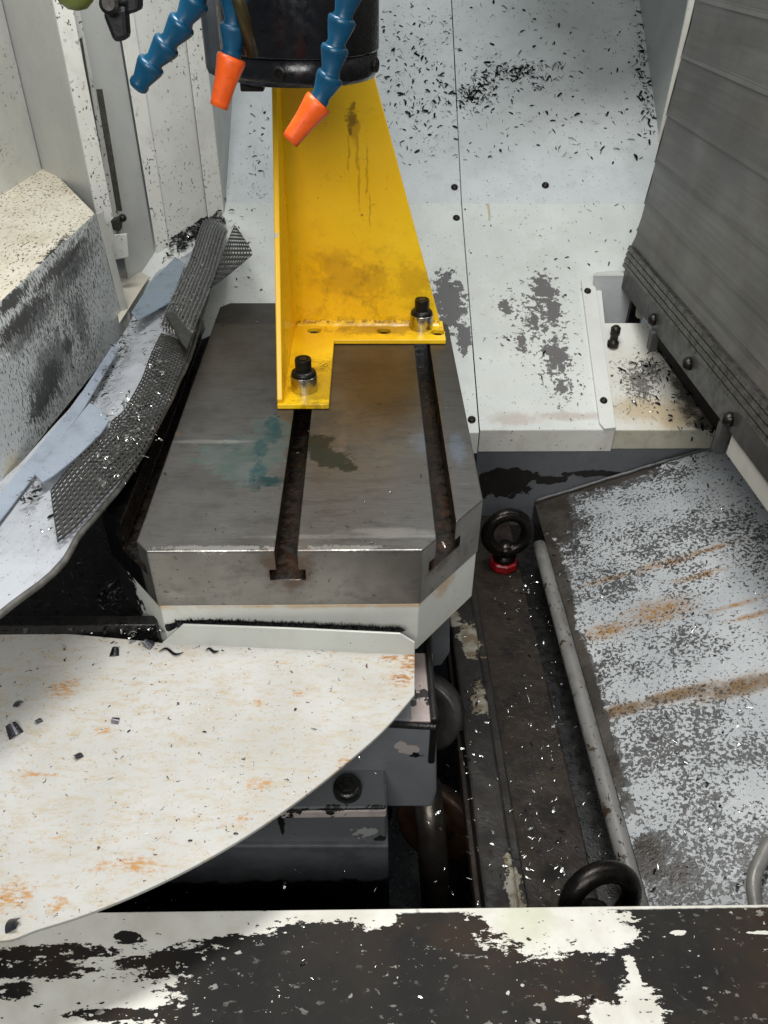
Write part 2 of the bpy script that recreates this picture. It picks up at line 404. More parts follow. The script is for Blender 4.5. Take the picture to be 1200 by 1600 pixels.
hair_ = m.mul(m.sm(m.math('ABSOLUTE', m.math('SUBTRACT', m.noise(38, 3, .6, m.warp(40, .02)), .5)), .005, .0), m.sm(m.noise(50, 2), .55, .62))
col = m.mix(m.mul(hair_, .5), col, C('8c6412'))
grime = m.mul(m.sm(m.noise(48, 6, .75), .48, .68), m.blobs([(P(560, 450, BP), (.16, .1, .10)), (P(600, 515, ZP(.006)), (.16, .04, .03)), (P(480, 600, ZP(.006)), (.06, .12, .02))]))
col = m.mix(m.mul(grime, .6), col, C('8a5f12'))
seam = m.sm(m.math('ABSOLUTE', m.add(m.math('SUBTRACT', m.vm('DOT_PRODUCT', m.pos, (0, 0, 1)), .011), 0.)), .004, .0)
seamn = m.mul(seam, m.sm(m.noise(160, 3), .48, .58), m.sm(m.vm('DOT_PRODUCT', m.pos, (0, 1, 0)), YBACK - .02, YBACK - .005))
col = m.mix(m.mul(seamn, .8), col, C('6b4208'))
yel = m.done(col, m.sm(m.noise(24, 4), .3, .7, .26, .42), 0, m.add(m.noise(180, 3), m.noise(30, 3)), .12, .001, .5)
chipw = Mat('yellow edge paint')
cw = chipw.patch([(P(427, 287, YP(.86)), (.02, .02, .008)), (P(427, 350, YP(.85)), (.02, .02, .012)), (P(427, 370, YP(.85)), (.02, .02, .01)), (P(430, 640, YP(.77)), (.02, .02, .01))], 60, .5, .05)
yel_edge = chipw.done(chipw.mix(cw, C('f2bd16'), C('b9b6ae')), .35)
br = thing('angle_bracket', 'yellow painted steel angle bracket bolted to the table', 'bracket', (-.03, .9, 0))
FT = .0065
fb = ZP(FT)
fA, fB_, fC_, fD = P(433, 632, fb), P(514, 632, fb), P(522, 531, fb), P(697, 532, fb)
sx = fA.x                                            # outer side of the side plate
foot = [V((sx, fA.y, FT)), V((fB_.x, fA.y, FT)), V((fC_.x, fC_.y, FT)), V((fD.x, fC_.y, FT)), V((fD.x, YBACK + .012, FT)), V((sx, YBACK + .012, FT))]
bm = slab_bm(foot, FT - .0006, (0, 0, 1))
fo = mesh_obj('foot', bm, [yel, black_steel], br)
holes = []
for (u, v, r) in ((491, 516, .0085), (600, 517, .0085), (684, 519, .0085)):
    c = P(u, v, fb); b2 = lathe_bm([(r, -.02), (r, .02)], Matrix.Translation(c - WORLD[br.name]), 24)
    cc = cutter(b2); cc.parent = br; holes.append(cc)
boolean(fo, holes)
b = fo.modifiers.new('bevel', 'BEVEL'); b.width = .001; b.segments = 2; b.limit_method = 'ANGLE'; b.angle_limit = R_(35)
# rear plate, tapering upward
ztop = .335
r0, r1 = P(684, 490, BP), P(587, 128, BP)
k = (r1.x - r0.x) / (r1.z - r0.z)
plate = [V((sx + .006, YBACK, FT)), V((r0.x - k * (r0.z - FT) * 0 + .004, YBACK, FT)), V((r0.x, YBACK, r0.z)), V((r0.x + k * (ztop - r0.z), YBACK, ztop)), V((sx + .006, YBACK, ztop))]
mesh_obj('rear_plate', slab_bm(plate, .007, (0, -1, 0)), yel, br, bevel=.0012)
# side plate: front edge leans back towards the top, bottom front corner rounded
s0, s1 = P(433, 628, XP(sx)), P(424, 146, XP(sx))
k2 = (s1.y - s0.y) / (s1.z - s0.z)
side = [V((sx + .006, s0.y + .009, 0.001)), V((sx + .006, s0.y + .002, .004)), V((sx + .006, s0.y, .011)), V((sx + .006, s0.y + k2 * ztop, ztop)), V((sx + .006, YBACK + .007, ztop)), V((sx + .006, YBACK + .007, .001))]
so = mesh_obj('side_plate', slab_bm(side, .006, (1, 0, 0)), [yel, yel_edge], br, bevel=.0011)
for p in so.data.polygons:
    if p.normal.y < -.4: p.material_index = 1
# weld fillets along both inner corners
fil = bmesh.new()
for a, bq in ((V((sx + .006, YBACK, FT)), V((sx + .006, YBACK, ztop))),):
    n = 2
    A = [fil.verts.new(p + V((.011, 0, 0))) for p in (a, bq)]; B = [fil.verts.new(p + V((0, -.011, 0))) for p in (a, bq)]; Cc = [fil.verts.new(p + V((.0032, -.0032, 0))) for p in (a, bq)]
    fil.faces.new((A[0], A[1], Cc[1], Cc[0])); fil.faces.new((Cc[0], Cc[1], B[1], B[0]))
a, bq = V((sx + .006, YBACK, FT)), V((r0.x + .002, YBACK, FT))
N = 60; rows = []
for i in range(N + 1):
    p = a.lerp(bq, i / N); j = .0005 * mnoise.noise(p * 70)
    rows.append([fil.verts.new(p + V((0, 0, .0055 + j))), fil.verts.new(p + V((0, -.0022 - j, .0022 + j))), fil.verts.new(p + V((0, -.0055 - j, 0)))])
for A, B in zip(rows, rows[1:]):
    for q in range(2): fil.faces.new((A[q], B[q], B[q + 1], A[q + 1]))
mesh_obj('weld_fillet', fil, yel, br, smooth=True)
# small worn stamp on the foot
st = bmesh.new()
c0 = P(575, 574, fb) * 1.0
c0 = P(503, 572, fb)
for dx, dy, l, rz in ((0, 0, .004, 0), (.0016, .0026, .003, 1.2), (.0035, -.002, .0035, .2), (-.0005, -.0055, .003, 1.4), (.004, .0045, .0028, .7), (.0062, .001, .0034, 1.5), (-.002, .006, .003, .3), (.0022, -.0075, .0028, .9)):
    M = Matrix.Translation(c0 + V((dx, dy, .0003))) @ Matrix.Rotation(rz, 4, 'Z')
    vs = [M @ V(p) for p in ((-l / 2, -.0004, 0), (l / 2, -.0004, 0), (l / 2, .0004, 0), (-l / 2, .0004, 0))]
    slab_bm(vs, .0002, (0, 0, 1), st)
mesh_obj('stamp_mark', st, black_steel, br)

# ------------------------------------------------------------------ socket head bolts
def bolt(u, v, s, label):
    c = P(u, v, fb)
    t = thing('socket_bolt', label, 'bolt', tuple(c), 'bolts clamping the yellow bracket')
    M = Matrix.Translation(c)
    mesh_obj('spacer', lathe_bm([(.0150 * s, 0), (.0148 * s, .0180 * s), (.0143 * s, .0185 * s), (0, .0185 * s)], M, 40), steel, t)
    mesh_obj('washer', lathe_bm([(.0138 * s, .0187 * s), (.0140 * s, .0195 * s), (.0134 * s, .0220 * s), (.011 * s, .0240 * s), (.0085 * s, .0242 * s)], M, 40), black_steel, t, smooth=True)
    bm = lathe_bm([(.0090 * s, .0239 * s), (.0092 * s, .036 * s), (.0087 * s, .0378 * s), (.0066 * s, .038 * s)], M, 36)
    hexr = [M @ V((.0056 * s * math.cos(q * math.pi / 3), .0056 * s * math.sin(q * math.pi / 3), .0285 * s)) for q in range(6)]
    top = [M @ V((.0056 * s * math.cos(q * math.pi / 3), .0056 * s * math.sin(q * math.pi / 3), .038 * s)) for q in range(6)]
    a = [bm.verts.new(p) for p in hexr]; b = [bm.verts.new(p) for p in top]
    bm.faces.new(a)
    for q in range(6): bm.faces.new((a[q], a[(q + 1) % 6], b[(q + 1) % 6], b[q]))
    # ring between hex and rim
    rim = [bm.verts.new(M @ V((.0066 * s * math.cos(q * math.pi / 18), .0066 * s * math.sin(q * math.pi / 18), .038 * s))) for q in range(36)]
    for q in range(36):
        i0, i1 = q // 6, ((q + 1) // 6) % 6
        if i0 == i1: bm.faces.new((rim[q], rim[(q + 1) % 36], b[i0]))
        else: bm.faces.new((rim[q], rim[(q + 1) % 36], b[i1], b[i0]))
    h = mesh_obj('cap_head', bm, black_steel, t)
    return t
bolt(476, 608, 1.0, 'black socket bolt on steel spacer at the front foot of the yellow bracket')
bolt(658, 511, 1.0, 'black socket bolt on steel spacer at the rear right corner of the yellow bracket')

# ------------------------------------------------------------------ back sloping sheets
def on(pl, L): return [P(u, v, pl) for u, v in L]
def chip_paint(name, base, chips=(), stains=(), **k): return paint(name, base, chips=chips, stains=stains, **k)
px1 = lambda u, v: P(u, v, S1)
grey_blots = [(px1(848, 456), (.040, .07, .05)), (px1(866, 485), (.022, .05, .03)), (px1(870, 556), (.032, .06, .045)), (px1(835, 505), (.014, .03, .02)), (px1(700, 472), (.048, .12, .105)), (px1(724, 525), (.022, .06, .08)), (px1(880, 605), (.025, .02, .018)), (px1(815, 535), (.014, .03, .02)), (px1(790, 480), (.016, .04, .02)), (px1(930, 640), (.012, .02, .02))]
mt_sheet = paint('white chute paint', 'cdd0cb', 'a9a79a', .22, .35, 250,
    chips=[(grey_blots[:1] + grey_blots[1:4] + grey_blots[6:9], 100, '5f5d5c', 2.0), (grey_blots[4:6], 100, '5b5a5a', 1.5), ([(px1(840, 500), (.12, .2, .15)), (px1(870, 570), (.08, .2, .1))], 150, '605e5d', 2.6, .90)],
    stains=[([(px1(760, 310), (.006, .05, .03)), (px1(764, 330), (.004, .05, .03))], 120, 'a08442', .7, .2, .6), ([(px1(800, 655), (.06, .02, .02)), (px1(890, 650), (.09, .012, .02))], 40, 'a08e80', .9, .3, .55), ([(px1(1005, 600), (.09, .07, .06)), (px1(1010, 640), (.07, .05, .05))], 60, 'bfa678', .8, .3, .5)])
mt_sheet2 = paint('white upper chute paint', 'c3c8c8', '8f938f', .25, .5, 240)
seam_l = [(712, 0), (714, 120), (722, 318)]
# right-hand lower sheet with its folded lip
chute = thing('chute_sheet', 'white sloping chute sheet with grey paint chips right of the table', 'sheet panel', tuple(lip_a))
kl, kr = P(722, 318, S1), P(1300, 318, S1)
kr = V((.80, knee.y, knee.z)); lipr = P(962, 672, S1)
rx = P(1290, 672, S1)
pts = [V((lip_a.x, LIP_Y, -.15)), V((lipr.x, LIP_Y, -.15)), P(938, 436, S1), P(1000, 425, S1), V((.60, knee.y - .05, 0)), V((.60, knee.y, knee.z)), V((kl.x, knee.y, knee.z))]
pts[4] = V((.60, P(1000, 425, S1).y, P(1000, 425, S1).z)); pts = [pts[0], pts[1], pts[2], pts[4], pts[5], pts[6]]
mesh_obj('lower_sheet', slab_bm(pts, .002, S1[1]), mt_sheet, chute)
mesh_obj('folded_lip', slab_bm([V((lip_a.x, LIP_Y - .0005, -.1505)), V((lipr.x - .001, LIP_Y - .0005, -.1505)), V((lipr.x - .001, LIP_Y - .0005, -.186)), V((lip_a.x, LIP_Y - .0005, -.186))], .002, (0, -1, 0)), paint('lip paint', 'c9c8c0', '8d7d6d', .4, .3, 200), chute, bevel=.0005)
u0 = P(712, 0, S2); top_y = 1.86; ztopS = knee.z + math.tan(SL2) * (top_y - knee.y)
mesh_obj('upper_sheet', slab_bm([V((kl.x, knee.y, knee.z)), V((.62, knee.y, knee.z)), V((.62, top_y, ztopS)), V((kl.x, top_y, ztopS))], .002, S2[1]), mt_sheet2, chute)
# raised joint strip
js = [P(u, v, (tuple(V(S1[0]) + V(S1[1]) * .005), S1[1])) for u, v in ((908, 437), (929, 434), (963, 668), (945, 670), (937, 660))]
mesh_obj('joint_strip', slab_bm(js, .005, S1[1]), paint('strip paint', 'd0d1cb', 'a9a79a', .2, .1), chute, bevel=.001)
# lower right floor of the chute beside the way cover
S1b = (tuple(V(S1[0]) - V(S1[1]) * .004), S1[1])
fr = [P(957, 672, S1b), P(1112, 672, S1b), P(1118, 672, S1b), P(1022, 540, S1b), P(1012, 505, S1b), P(925, 505, S1b)]
m = Mat('grimy chute paint')
col = m.mix(m.sm(m.noise(10, 5), .3, .7), C('cfcec6'), C('bdb9ac'))
gp = lambda u, v: P(u, v, S1b)
col = m.mix(m.mul(m.patch([(gp(1010, 640), (.10, .04, .04)), (gp(1060, 650), (.08, .05, .05))], 40, .8, .3), .6), col, C('a98f5e'))
col = m.mix(m.mul(m.patch([(gp(1000, 600), (.05, .07, .05)), (gp(1015, 575), (.04, .03, .03))], 260, 2.2, .08, at=.6), .85), col, C('3b3836'))
col = m.mix(m.patch([(gp(1075, 610), (.04, .12, .1)), (gp(1110, 660), (.05, .05, .05))], 70, .9, .2), col, C('4e4a41'))
col = m.mix(m.sm(m.noise(190, 3, .6), .66, .68), col, C('262320'))
mt_grimy = m.done(col, .5, 0, m.noise(200, 4), .3, .001)
mesh_obj('corner_floor', slab_bm(fr, .002, S1[1]), mt_grimy, chute)
lr = [V((fr[0].x, fr[0].y - .001, fr[0].z - .0005)), V((fr[2].x, fr[0].y - .001, fr[0].z - .0005)), V((fr[2].x, fr[0].y - .001, fr[0].z - .031)), V((fr[0].x, fr[0].y - .001, fr[0].z - .031))]
mesh_obj('corner_lip', slab_bm(lr, .002, (0, -1, 0)), paint('corner lip paint', 'aeaa98', '6d6353', .5, .4, 200, rough=.5), chute, bevel=.0005)
# boxed recess panel at the far corner
rp = [P(928, 431, S1), P(1003, 425, S1)]
yb_ = rp[0].y
bxp = [P(929, 432, YP(yb_ - .002)), P(1000, 432, YP(yb_ - .002)), P(1000, 535, YP(yb_ - .002)), P(944, 530, YP(yb_ - .002))]
mesh_obj('recess_wall', slab_bm([P(927, 430, YP(1.2)), P(1002, 430, YP(1.2)), P(1002, 545, YP(1.2)), P(942, 545, YP(1.2))], .002), paint('recess paint', 'b9bcbd', '8f938f', .2, .1), chute, bevel=.0008)
tp_ = [P(927, 430, YP(1.2)), P(1002, 430, YP(1.2)), P(1002, 420, S1), P(932, 426, S1)]
mesh_obj('recess_top', slab_bm([p + V((0, 0, .0006)) for p in tp_], .002), mt_sheet, chute)
def screw(u, v, pl, r, parent, mat=black_steel, name='screw'):
    c = P(u, v, pl)
    return mesh_obj(name, lathe_bm([(r, 0), (r * .95, r * .35), (r * .6, r * .7), (r * .42, r * .72), (r * .36, r * .3), (0, r * .3)], frame(c, pl[1]), 20), mat, parent, smooth=True)
for u, v in ((918, 455), (943, 626)): screw(u, v, (tuple(V(S1[0]) + V(S1[1]) * .005), S1[1]), .0055, chute)
for u, v in ((852, 290),): screw(u, v, S2, .0062, chute)
# left-hand sheet behind the table
lchute = thing('chute_sheet', 'white sloping chute sheet behind the table and yellow bracket', 'sheet panel', tuple(P(600, 450, S1)))
a0 = kl.x - .0018
zf = -.186; yf_ = LIP_Y - (-.15 - zf) / math.tan(SL1) * 1
s1pt = lambda x, y: V((x, y, -.15 + math.tan(SL1) * (y - LIP_Y)))
mesh_obj('lower_sheet', slab_bm([s1pt(lip_a.x - .0018, LIP_Y - .004), s1pt(a0, knee.y), s1pt(-.75, knee.y), s1pt(-.75, 1.07), s1pt(.05, 1.07), s1pt(.05, LIP_Y - .004)], .002, S1[1]), mt_sheet, lchute)
mesh_obj('folded_lip', slab_bm([V((.06, LIP_Y - .0045, -.153)), V((lip_a.x - .002, LIP_Y - .0045, -.153)), V((lip_a.x - .002, LIP_Y - .0045, -.186)), V((.06, LIP_Y - .0045, -.186))], .002, (0, -1, 0)), mt_sheet, lchute)
mesh_obj('upper_sheet', slab_bm([V((-.75, knee.y, knee.z)), V((a0, knee.y, knee.z)), V((a0, top_y, ztopS)), V((-.75, top_y, ztopS))], .002, S2[1]), mt_sheet2, lchute)
for u, v, pl in ((710, 293, S2), (713, 341, S1), (737, 656, S1)): screw(u, v, pl, .006, lchute)
m_rustpin = plain('rusty pin', '8a5a34', .5, .3)
# casting wall below the lips
cw_ = LIP_Y + .012
wl = paint('casting wall paint', '63666a', '3a3a3a', .3, .2, 200, chips=[([(P(800, 745, YP(cw_)), (.09, .05, .03)), (P(860, 750, YP(cw_)), (.05, .05, .015)), (P(780, 760, YP(cw_)), (.09, .05, .04)), (P(930, 740, YP(cw_)), (.10, .05, .012))], 60, '15130f', .9)])
cast = tag(mesh_obj('casting_wall', slab_bm([P(745, 690, YP(cw_)), P(1180, 690, YP(cw_)), P(1180, 800, YP(cw_)), P(745, 870, YP(cw_))], .03, (0, -1, 0)), wl), 'grey casting wall with black grime under the folded white lip', 'casting wall')
tag(mesh_obj('shade_panel', box_bm(.20, .9, 1.20, 2.0, .56, .58), mt_sheet2), 'unseen grey panel added to shade the upper chute sheets', 'shade_panel', kind='structure')  # panel out of view, added to darken the upper chute
# upper back strip that closes the cabinet
tag(mesh_obj('wall', box_bm(-1, 1, top_y, top_y + .01, .1, 1.3), mt_sheet2), 'pale rear wall of the cabinet above the chute', 'wall', kind='structure')

# ------------------------------------------------------------------ right tray and channel
m = Mat('flaking tray paint')
tp = lambda u, v: P(u, v, TRAY)
bare = m.blobs([(tp(862, 800), (.055, .14, .1)), (tp(872, 900), (.022, .2, .1)), (tp(960, 740), (.2, .05, .1)), (tp(930, 1100), (.018, .25, .1)), (tp(1015, 1340), (.028, .05, .1)), (tp(1060, 1365), (.02, .02, .1)), (tp(850, 860), (.04, .1, .1))])
den = m.blobs([(tp(985, 880), (.24, .35, .2)), (tp(960, 1000), (.2, .28, .2)), (tp(1080, 1220), (.22, .26, .2)), (tp(1010, 1000), (.13, .14, .1)), (tp(1040, 740), (.1, .05, .1)), (tp(1100, 1380), (.1, .1, .1))])
wv = m.warp(120, .009)
nz = m.noise(270, 3, .55, wv); nb = m.noise(115, 4, .6, wv)
base = m.mix(m.sm(m.noise(8, 4), .3, .7), C('adb0b1'), C('969a9c'))
rs = [(tp(1110, 858), (.06, .007, .05)), (tp(1040, 880), (.07, .012, .05)), (tp(950, 905), (.05, .008, .05)), (tp(1150, 945), (.05, .006, .05)), (tp(1175, 962), (.05, .006, .05)), (tp(1160, 1072), (.09, .020, .05)), (tp(1060, 1085), (.08, .014, .05)), (tp(970, 1110), (.06, .014, .05)), (tp(1030, 955), (.07, .03, .05)), (tp(950, 985), (.05, .02, .05)), (tp(1090, 900), (.05, .008, .05))]
col = m.mix(m.mul(m.patch(rs, 60, 1.0, .4, vec=m.stretch((1, 2.5, 1)), at=.46), m.sm(m.noise(120, 5, .7), .35, .6, .35, 1.), .88), base, C('8a5f14'))
col = m.mix(m.mul(m.patch(rs[5:8], 90, .9, .2, at=.45), .6), col, C('4d3a12'))
dn2 = m.sm(m.noise(13, 4), .3, .7, -.11, .09)
f1 = m.sm(m.add(m.add(nz, dn2), m.mul(den, .105)), .60, .625)
f2 = m.sm(m.add(m.add(nb, m.mul(dn2, .6)), m.add(m.mul(den, .04), m.mul(bare, .45))), .67, .69)
f3 = m.sm(m.add(m.noise(330, 2, .5), m.mul(den, .06)), .70, .72)
under = m.mix(m.sm(m.noise(30, 4), .35, .65), C('2c2a28'), C('464443'))
col = m.mix(m.mul(f1, .88), col, C('2b2927')); col = m.mix(m.mul(f2, .85), col, under); col = m.mix(f3, col, C('1b1a19'))
sol = m.sm(m.add(bare, m.mul(m.math('SUBTRACT', nb, .5), .5)), .48, .54)
col = m.mix(sol, col, m.mix(m.sm(m.noise(22, 4), .4, .6), C('2d2823'), C('3d3833')))
wet = m.mx(f2, sol)
mt_tray = m.done(col, m.math('SUBTRACT', m.sm(m.noise(40, 4), .3, .7, .34, .52), m.mul(wet, .1)), 0, m.math('SUBTRACT', m.noise(260, 3), m.mul(m.mx(f1, f2), 1.5)), .35, .0012)
tray = thing('chip_tray', 'sloping grey chip tray with flaked paint and rust streaks right of the channel', 'tray', tuple(tp(1000, 1000)))
def tz(x): return -.285 + math.tan(TSL) * (x - TX)
mesh_obj('tray_sheet', slab_bm([V((TX, .1, tz(TX))), V((.75, .1, tz(.75))), V((.75, cw_ - .001, tz(.75))), V((TX, cw_ - .001, tz(TX)))], .003, TRAY[1]), mt_tray, tray)
# weld seam where tray meets casting wall
N = 40; pts = []
for i in range(N + 1):
    x = TX + (.55 - TX) * i / N; pts.append(V((x, cw_ - .003 + .002 * mnoise.noise((x * 60, 0, 0)), tz(x) + .003)))
mesh_obj('weld_seam', tube_bm(pts, [.0028 + .0012 * mnoise.noise((p.x * 90, 3, 0)) for p in pts], 8), paint('seam paint', '505152', '2a2826', .6, .3, 160), tray, smooth=True)

# pipe beside the tray
m_pipe = paint('pipe paint', '747370', '45423b', .55, .9, 170, chips=[([((.22, y, -.27), (.03, .02, .03)) for y in (.40, .45, .52, .6, .68, .74, .78)], 110, '3a2c1e', 1.9)], rough=.4)
pa, pb = P(842, 835, ZP(-.28)), P(980, 1390, ZP(-.28))
pdir = (pb - pa).normalized()
PX = (P(848, 850, ZP(-.28)).x + P(968, 1340, ZP(-.28)).x) / 2
pipe = tag(mesh_obj('pipe', tube_bm([V((PX, y, -.28)) for y in [.18 + .03 * i for i in range(24)]], .0092, 16), m_pipe, smooth=True), 'chipped white pipe lying along the edge of the tray', 'pipe')
# channel with rails
m = Mat('rusty channel')
col = m.mix(m.sm(m.noise(24, 6, .65), .35, .65), C('14100d'), C('2a2219'))
col = m.mix(m.mul(m.sm(m.noise(90, 5, .7), .5, .7), .6), col, C('3a3128'))
col = m.mix(m.mul(m.sm(m.noise(14, 4), .5, .66), .4), col, C('26191a'))
mt_chan = m.done(col, m.sm(m.noise(60, 4), .3, .7, .38, .75), 0, m.noise(160, 6, .7), .7, .002, .3)
m = Mat('chipped rail paint')
col = m.mix(m.sm(m.noise(30, 5), .35, .65), C('171513'), C('27231f'))
pr_ = m.patch([((.115, .80, -.29), (.03, .09, .03)), ((.128, .69, -.29), (.03, .06, .03)), ((.128, .60, -.29), (.02, .05, .03)), ((.135, .36, -.29), (.02, .09, .03)), ((.11, .74, -.29), (.02, .05, .03))], 55, 1.1, .03)
col = m.mix(pr_, col, m.mix(m.sm(m.noise(60, 4), .4, .6), C('8b887d'), C('6b5f4c')))
mt_rail = m.done(col, m.sm(m.noise(50, 3), .3, .7, .4, .75), 0, m.add(m.noise(150, 5, .7), pr_), .6, .0018, .3)
chan = thing('drain_channel', 'rust brown drain channel between the painted rail and the white pipe', 'channel', (.18, .6, -.31))
xa, xb = P(752, 1000, FLOORC).x, TX
mesh_obj('channel_floor', box_bm(.1, PX - .026, .12, cw_ - .001, -.33, -.31), mt_chan, chan, bevel=.002)
mesh_obj('side_gutter', box_bm(PX - .0255, TX, .12, cw_ - .001, -.345, -.330), black_oil, chan)
mesh_obj('tray_edge', box_bm(TX + .0005, TX + .006, .12, cw_ - .001, -.345, -.289), black_oil, chan)
rl = P(745, 1000, ZP(-.285)).x; rr0 = P(826, 1415, ZP(-.285)).x
ll = P(712, 1000, ZP(-.285)).x
print('rails', [tuple(round(c,3) for c in P(u,v,((.45,1.22,0),(-1,-.03,0)))) for u,v in ((1140,676),(1134,706),(1077,545),(1077,568),(1077,600),(1000,437),(1150,631),(1010,497))])
print('rail', rl, rr0, ll, P(765, 1415, ZP(-.285)).x, 'pipe', PX, 'TX', TX)
RXL, RXR = .105, .137
mesh_obj('rail', box_bm(RXL, RXR, .12, cw_ - .001, -.32, -.285), mt_rail, chan, bevel=.003)
mesh_obj('rail_step', box_bm(RXR + .0005, RXR + .011, .12, cw_ - .001, -.32, -.297), mt_rail, chan, bevel=.002)

# eyebolts
m_eye = plain('blackened eyebolt', '2b2724', .3, .75, .4, 60, .25, dirt='0f0d0c')
m_red = plain('red washer', '8e1018', .4, 0, .4, 80, .2, dirt='2a0a0a')
def eyebolt(base, R, yaw, tilt, label, s=1.):
    t = thing('eyebolt', label, 'eyebolt', tuple(base), 'lifting eyebolts in the channel')
    M = Matrix.Translation(base) @ Matrix.Rotation(yaw, 4, 'Z')
    mesh_obj('red_washer', lathe_bm([(.020 * s, 0), (.0215 * s, .004 * s), (.0205 * s, .012 * s), (.015 * s, .014 * s), (.012 * s, .014 * s)], M, 8), m_red, t)
    mesh_obj('shank', lathe_bm([(.012 * s, .0138 * s), (.0165 * s, .015 * s), (.0165 * s, .021 * s), (.0125 * s, .0235 * s), (.0115 * s, .027 * s), (.0155 * s, .031 * s), (.0155 * s, .036 * s), (.011 * s, .041 * s), (.004 * s, .045 * s)], M, 28), m_eye, t, smooth=True)
    r = R * .32
    Mr = M @ Matrix.Translation((0, 0, .036 * s + R - r * .4)) @ Matrix.Rotation(tilt, 4, 'X') @ Matrix.Rotation(math.pi / 2, 4, 'X')
    mesh_obj('ring', torus_bm(R - r * .0, r, Mr), m_eye, t, smooth=True)
    return t
e1 = P(786, 884, FLOORC)
eyebolt(e1, .0285, .1, -.15, 'black lifting eyebolt with red washer beside the right corner of the table', .98)
e2 = P(945, 1470, FLOORC)
e2 = V((.200, .345, -.31))
eyebolt(e2, .030, .25, -.35, 'black lifting eyebolt half hidden behind the front sill', 1.05)

# ------------------------------------------------------------------ machine parts under the cover
m_prim = paint('primer pink paint', 'a89a96', '5b5654', .4, .4, 160, chips=[([((.05, .49, -.165), (.07, .04, .03))], 70, '1c1a18', 1.2)])
block = thing('saddle_casting', 'grey painted saddle casting under the right end of the white cover', 'casting', (.03, .5, -.3))
by = .462
fpx = lambda L, y: [P(u, v, YP(y)) for u, v in L]
g1 = paint('grey saddle paint', '74777b', '4a4a4a', .2, .25, 300, chips=[([(P(638, 1172, YP(by)), (.02, .02, .014)), (P(625, 1165, YP(by)), (.012, .02, .012))], 70, 'a39a95', .8), ([(P(650, 1180, YP(by)), (.012, .02, .007))], 240, '0c0b0b', 1.6)])
mesh_obj('front_block', slab_bm(fpx([(380, 1128), (640, 1128), (676, 1140), (682, 1150), (683, 1240), (676, 1262), (380, 1262)], by), .055, (0, -1, 0)), g1, block, bevel=.004)
zt = P(640, 1128, YP(by)).z
tp2 = [V((-.12, by + .0, zt - .003)), V((P(680, 1133, YP(by)).x, by, zt - .003))]
mesh_obj('primed_top', slab_bm([P(560, 1127, ZP(zt - .001)), P(678, 1127, ZP(zt - .001)), P(676, 1020, ZP(zt - .001)), P(560, 1020, ZP(zt - .001))], .01, (0, 0, 1)), m_prim, block, bevel=.001)
xe = P(683, 1120, YP(by)).x
mesh_obj('edge_bar', box_bm(P(672, 1120, ZP(zt)).x, P(683, 1120, ZP(zt)).x, by - .003, by + .10, zt - .06, zt + .007), dark_iron, block, bevel=.002)
mesh_obj('wiper_strip', tube_bm([P(595, 1131, YP(by - .004)), P(680, 1136, YP(by - .004))], .003, 8), black_oil, block)
lower = thing('base_casting', 'dark grey stepped base casting with a black bolt below the cover', 'casting', (-.06, .4, -.35))
zt2 = -.222
LT = ZP(zt2)
m_low = paint('grimy top paint', 'bdb1ac', '3a3735', .5, .3, 160, chips=[([(P(440, 1258, LT), (.06, .015, .03)), (P(560, 1200, LT), (.10, .012, .03)), (P(500, 1262, LT), (.12, .006, .03))], 50, '161514', 1.3)])
t0 = P(604, 1195, LT); t1 = P(604, 1266, LT)
mesh_obj('bolt_shelf', slab_bm([V((-.3, t1.y, zt2)), V((t1.x, t1.y, zt2)), V((t1.x, by - .001, zt2)), V((-.3, by - .001, zt2))], .012, (0, 0, 1)), m_low, lower, bevel=.002)
yl = t1.y + .001
g2 = paint('grey face paint', '5f6163', '8d8d8d', .0, .2, 260, chips=[([(P(500, 1268, YP(yl)), (.3, .02, .008)), (P(440, 1290, YP(yl)), (.006, .02, .03)), (P(595, 1312, YP(yl)), (.012, .02, .012)), (P(430, 1318, YP(yl)), (.16, .02, .006))], 120, '0e0d0d', 1.0), ([(P(572, 1300, YP(yl)), (.022, .02, .014))], 150, '8e8e8c', 1.5)])
mesh_obj('upper_face', slab_bm(fpx([(250, 1263), (603, 1263), (603, 1322), (250, 1322)], yl), .05, (0, -1, 0)), g2, lower, bevel=.002)
yl2 = yl - .006
g3 = Mat('darkening face paint')
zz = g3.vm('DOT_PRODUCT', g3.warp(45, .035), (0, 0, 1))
g3c = g3.mix(g3.sm(zz, P(500, 1372, YP(yl2)).z + .0, P(500, 1372, YP(yl2)).z - .008), g3.mix(g3.sm(g3.noise(40, 4), .3, .7), C('55575a'), C('45474a')), C('0b0b0b'))  # face colour turns black towards the bottom
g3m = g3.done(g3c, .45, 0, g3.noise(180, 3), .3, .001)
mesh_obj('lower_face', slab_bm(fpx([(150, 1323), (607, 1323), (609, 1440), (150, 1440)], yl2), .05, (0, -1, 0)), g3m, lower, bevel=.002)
c = P(543, 1238, LT)
bb = thing('hex_bolt', 'black socket bolt sunk in the grey base casting under the cover', 'bolt', tuple(c))
mesh_obj('flange', lathe_bm([(.0135, .0), (.0135, .008), (.012, .012), (.009, .0125)], Matrix.Translation(c), 32), black_oil, bb, smooth=True)
mesh_obj('head', lathe_bm([(.0085, .0124), (.0085, .0135), (.006, .014), (.0055, .009), (0, .009)], Matrix.Translation(c), 6), dark_iron, bb)
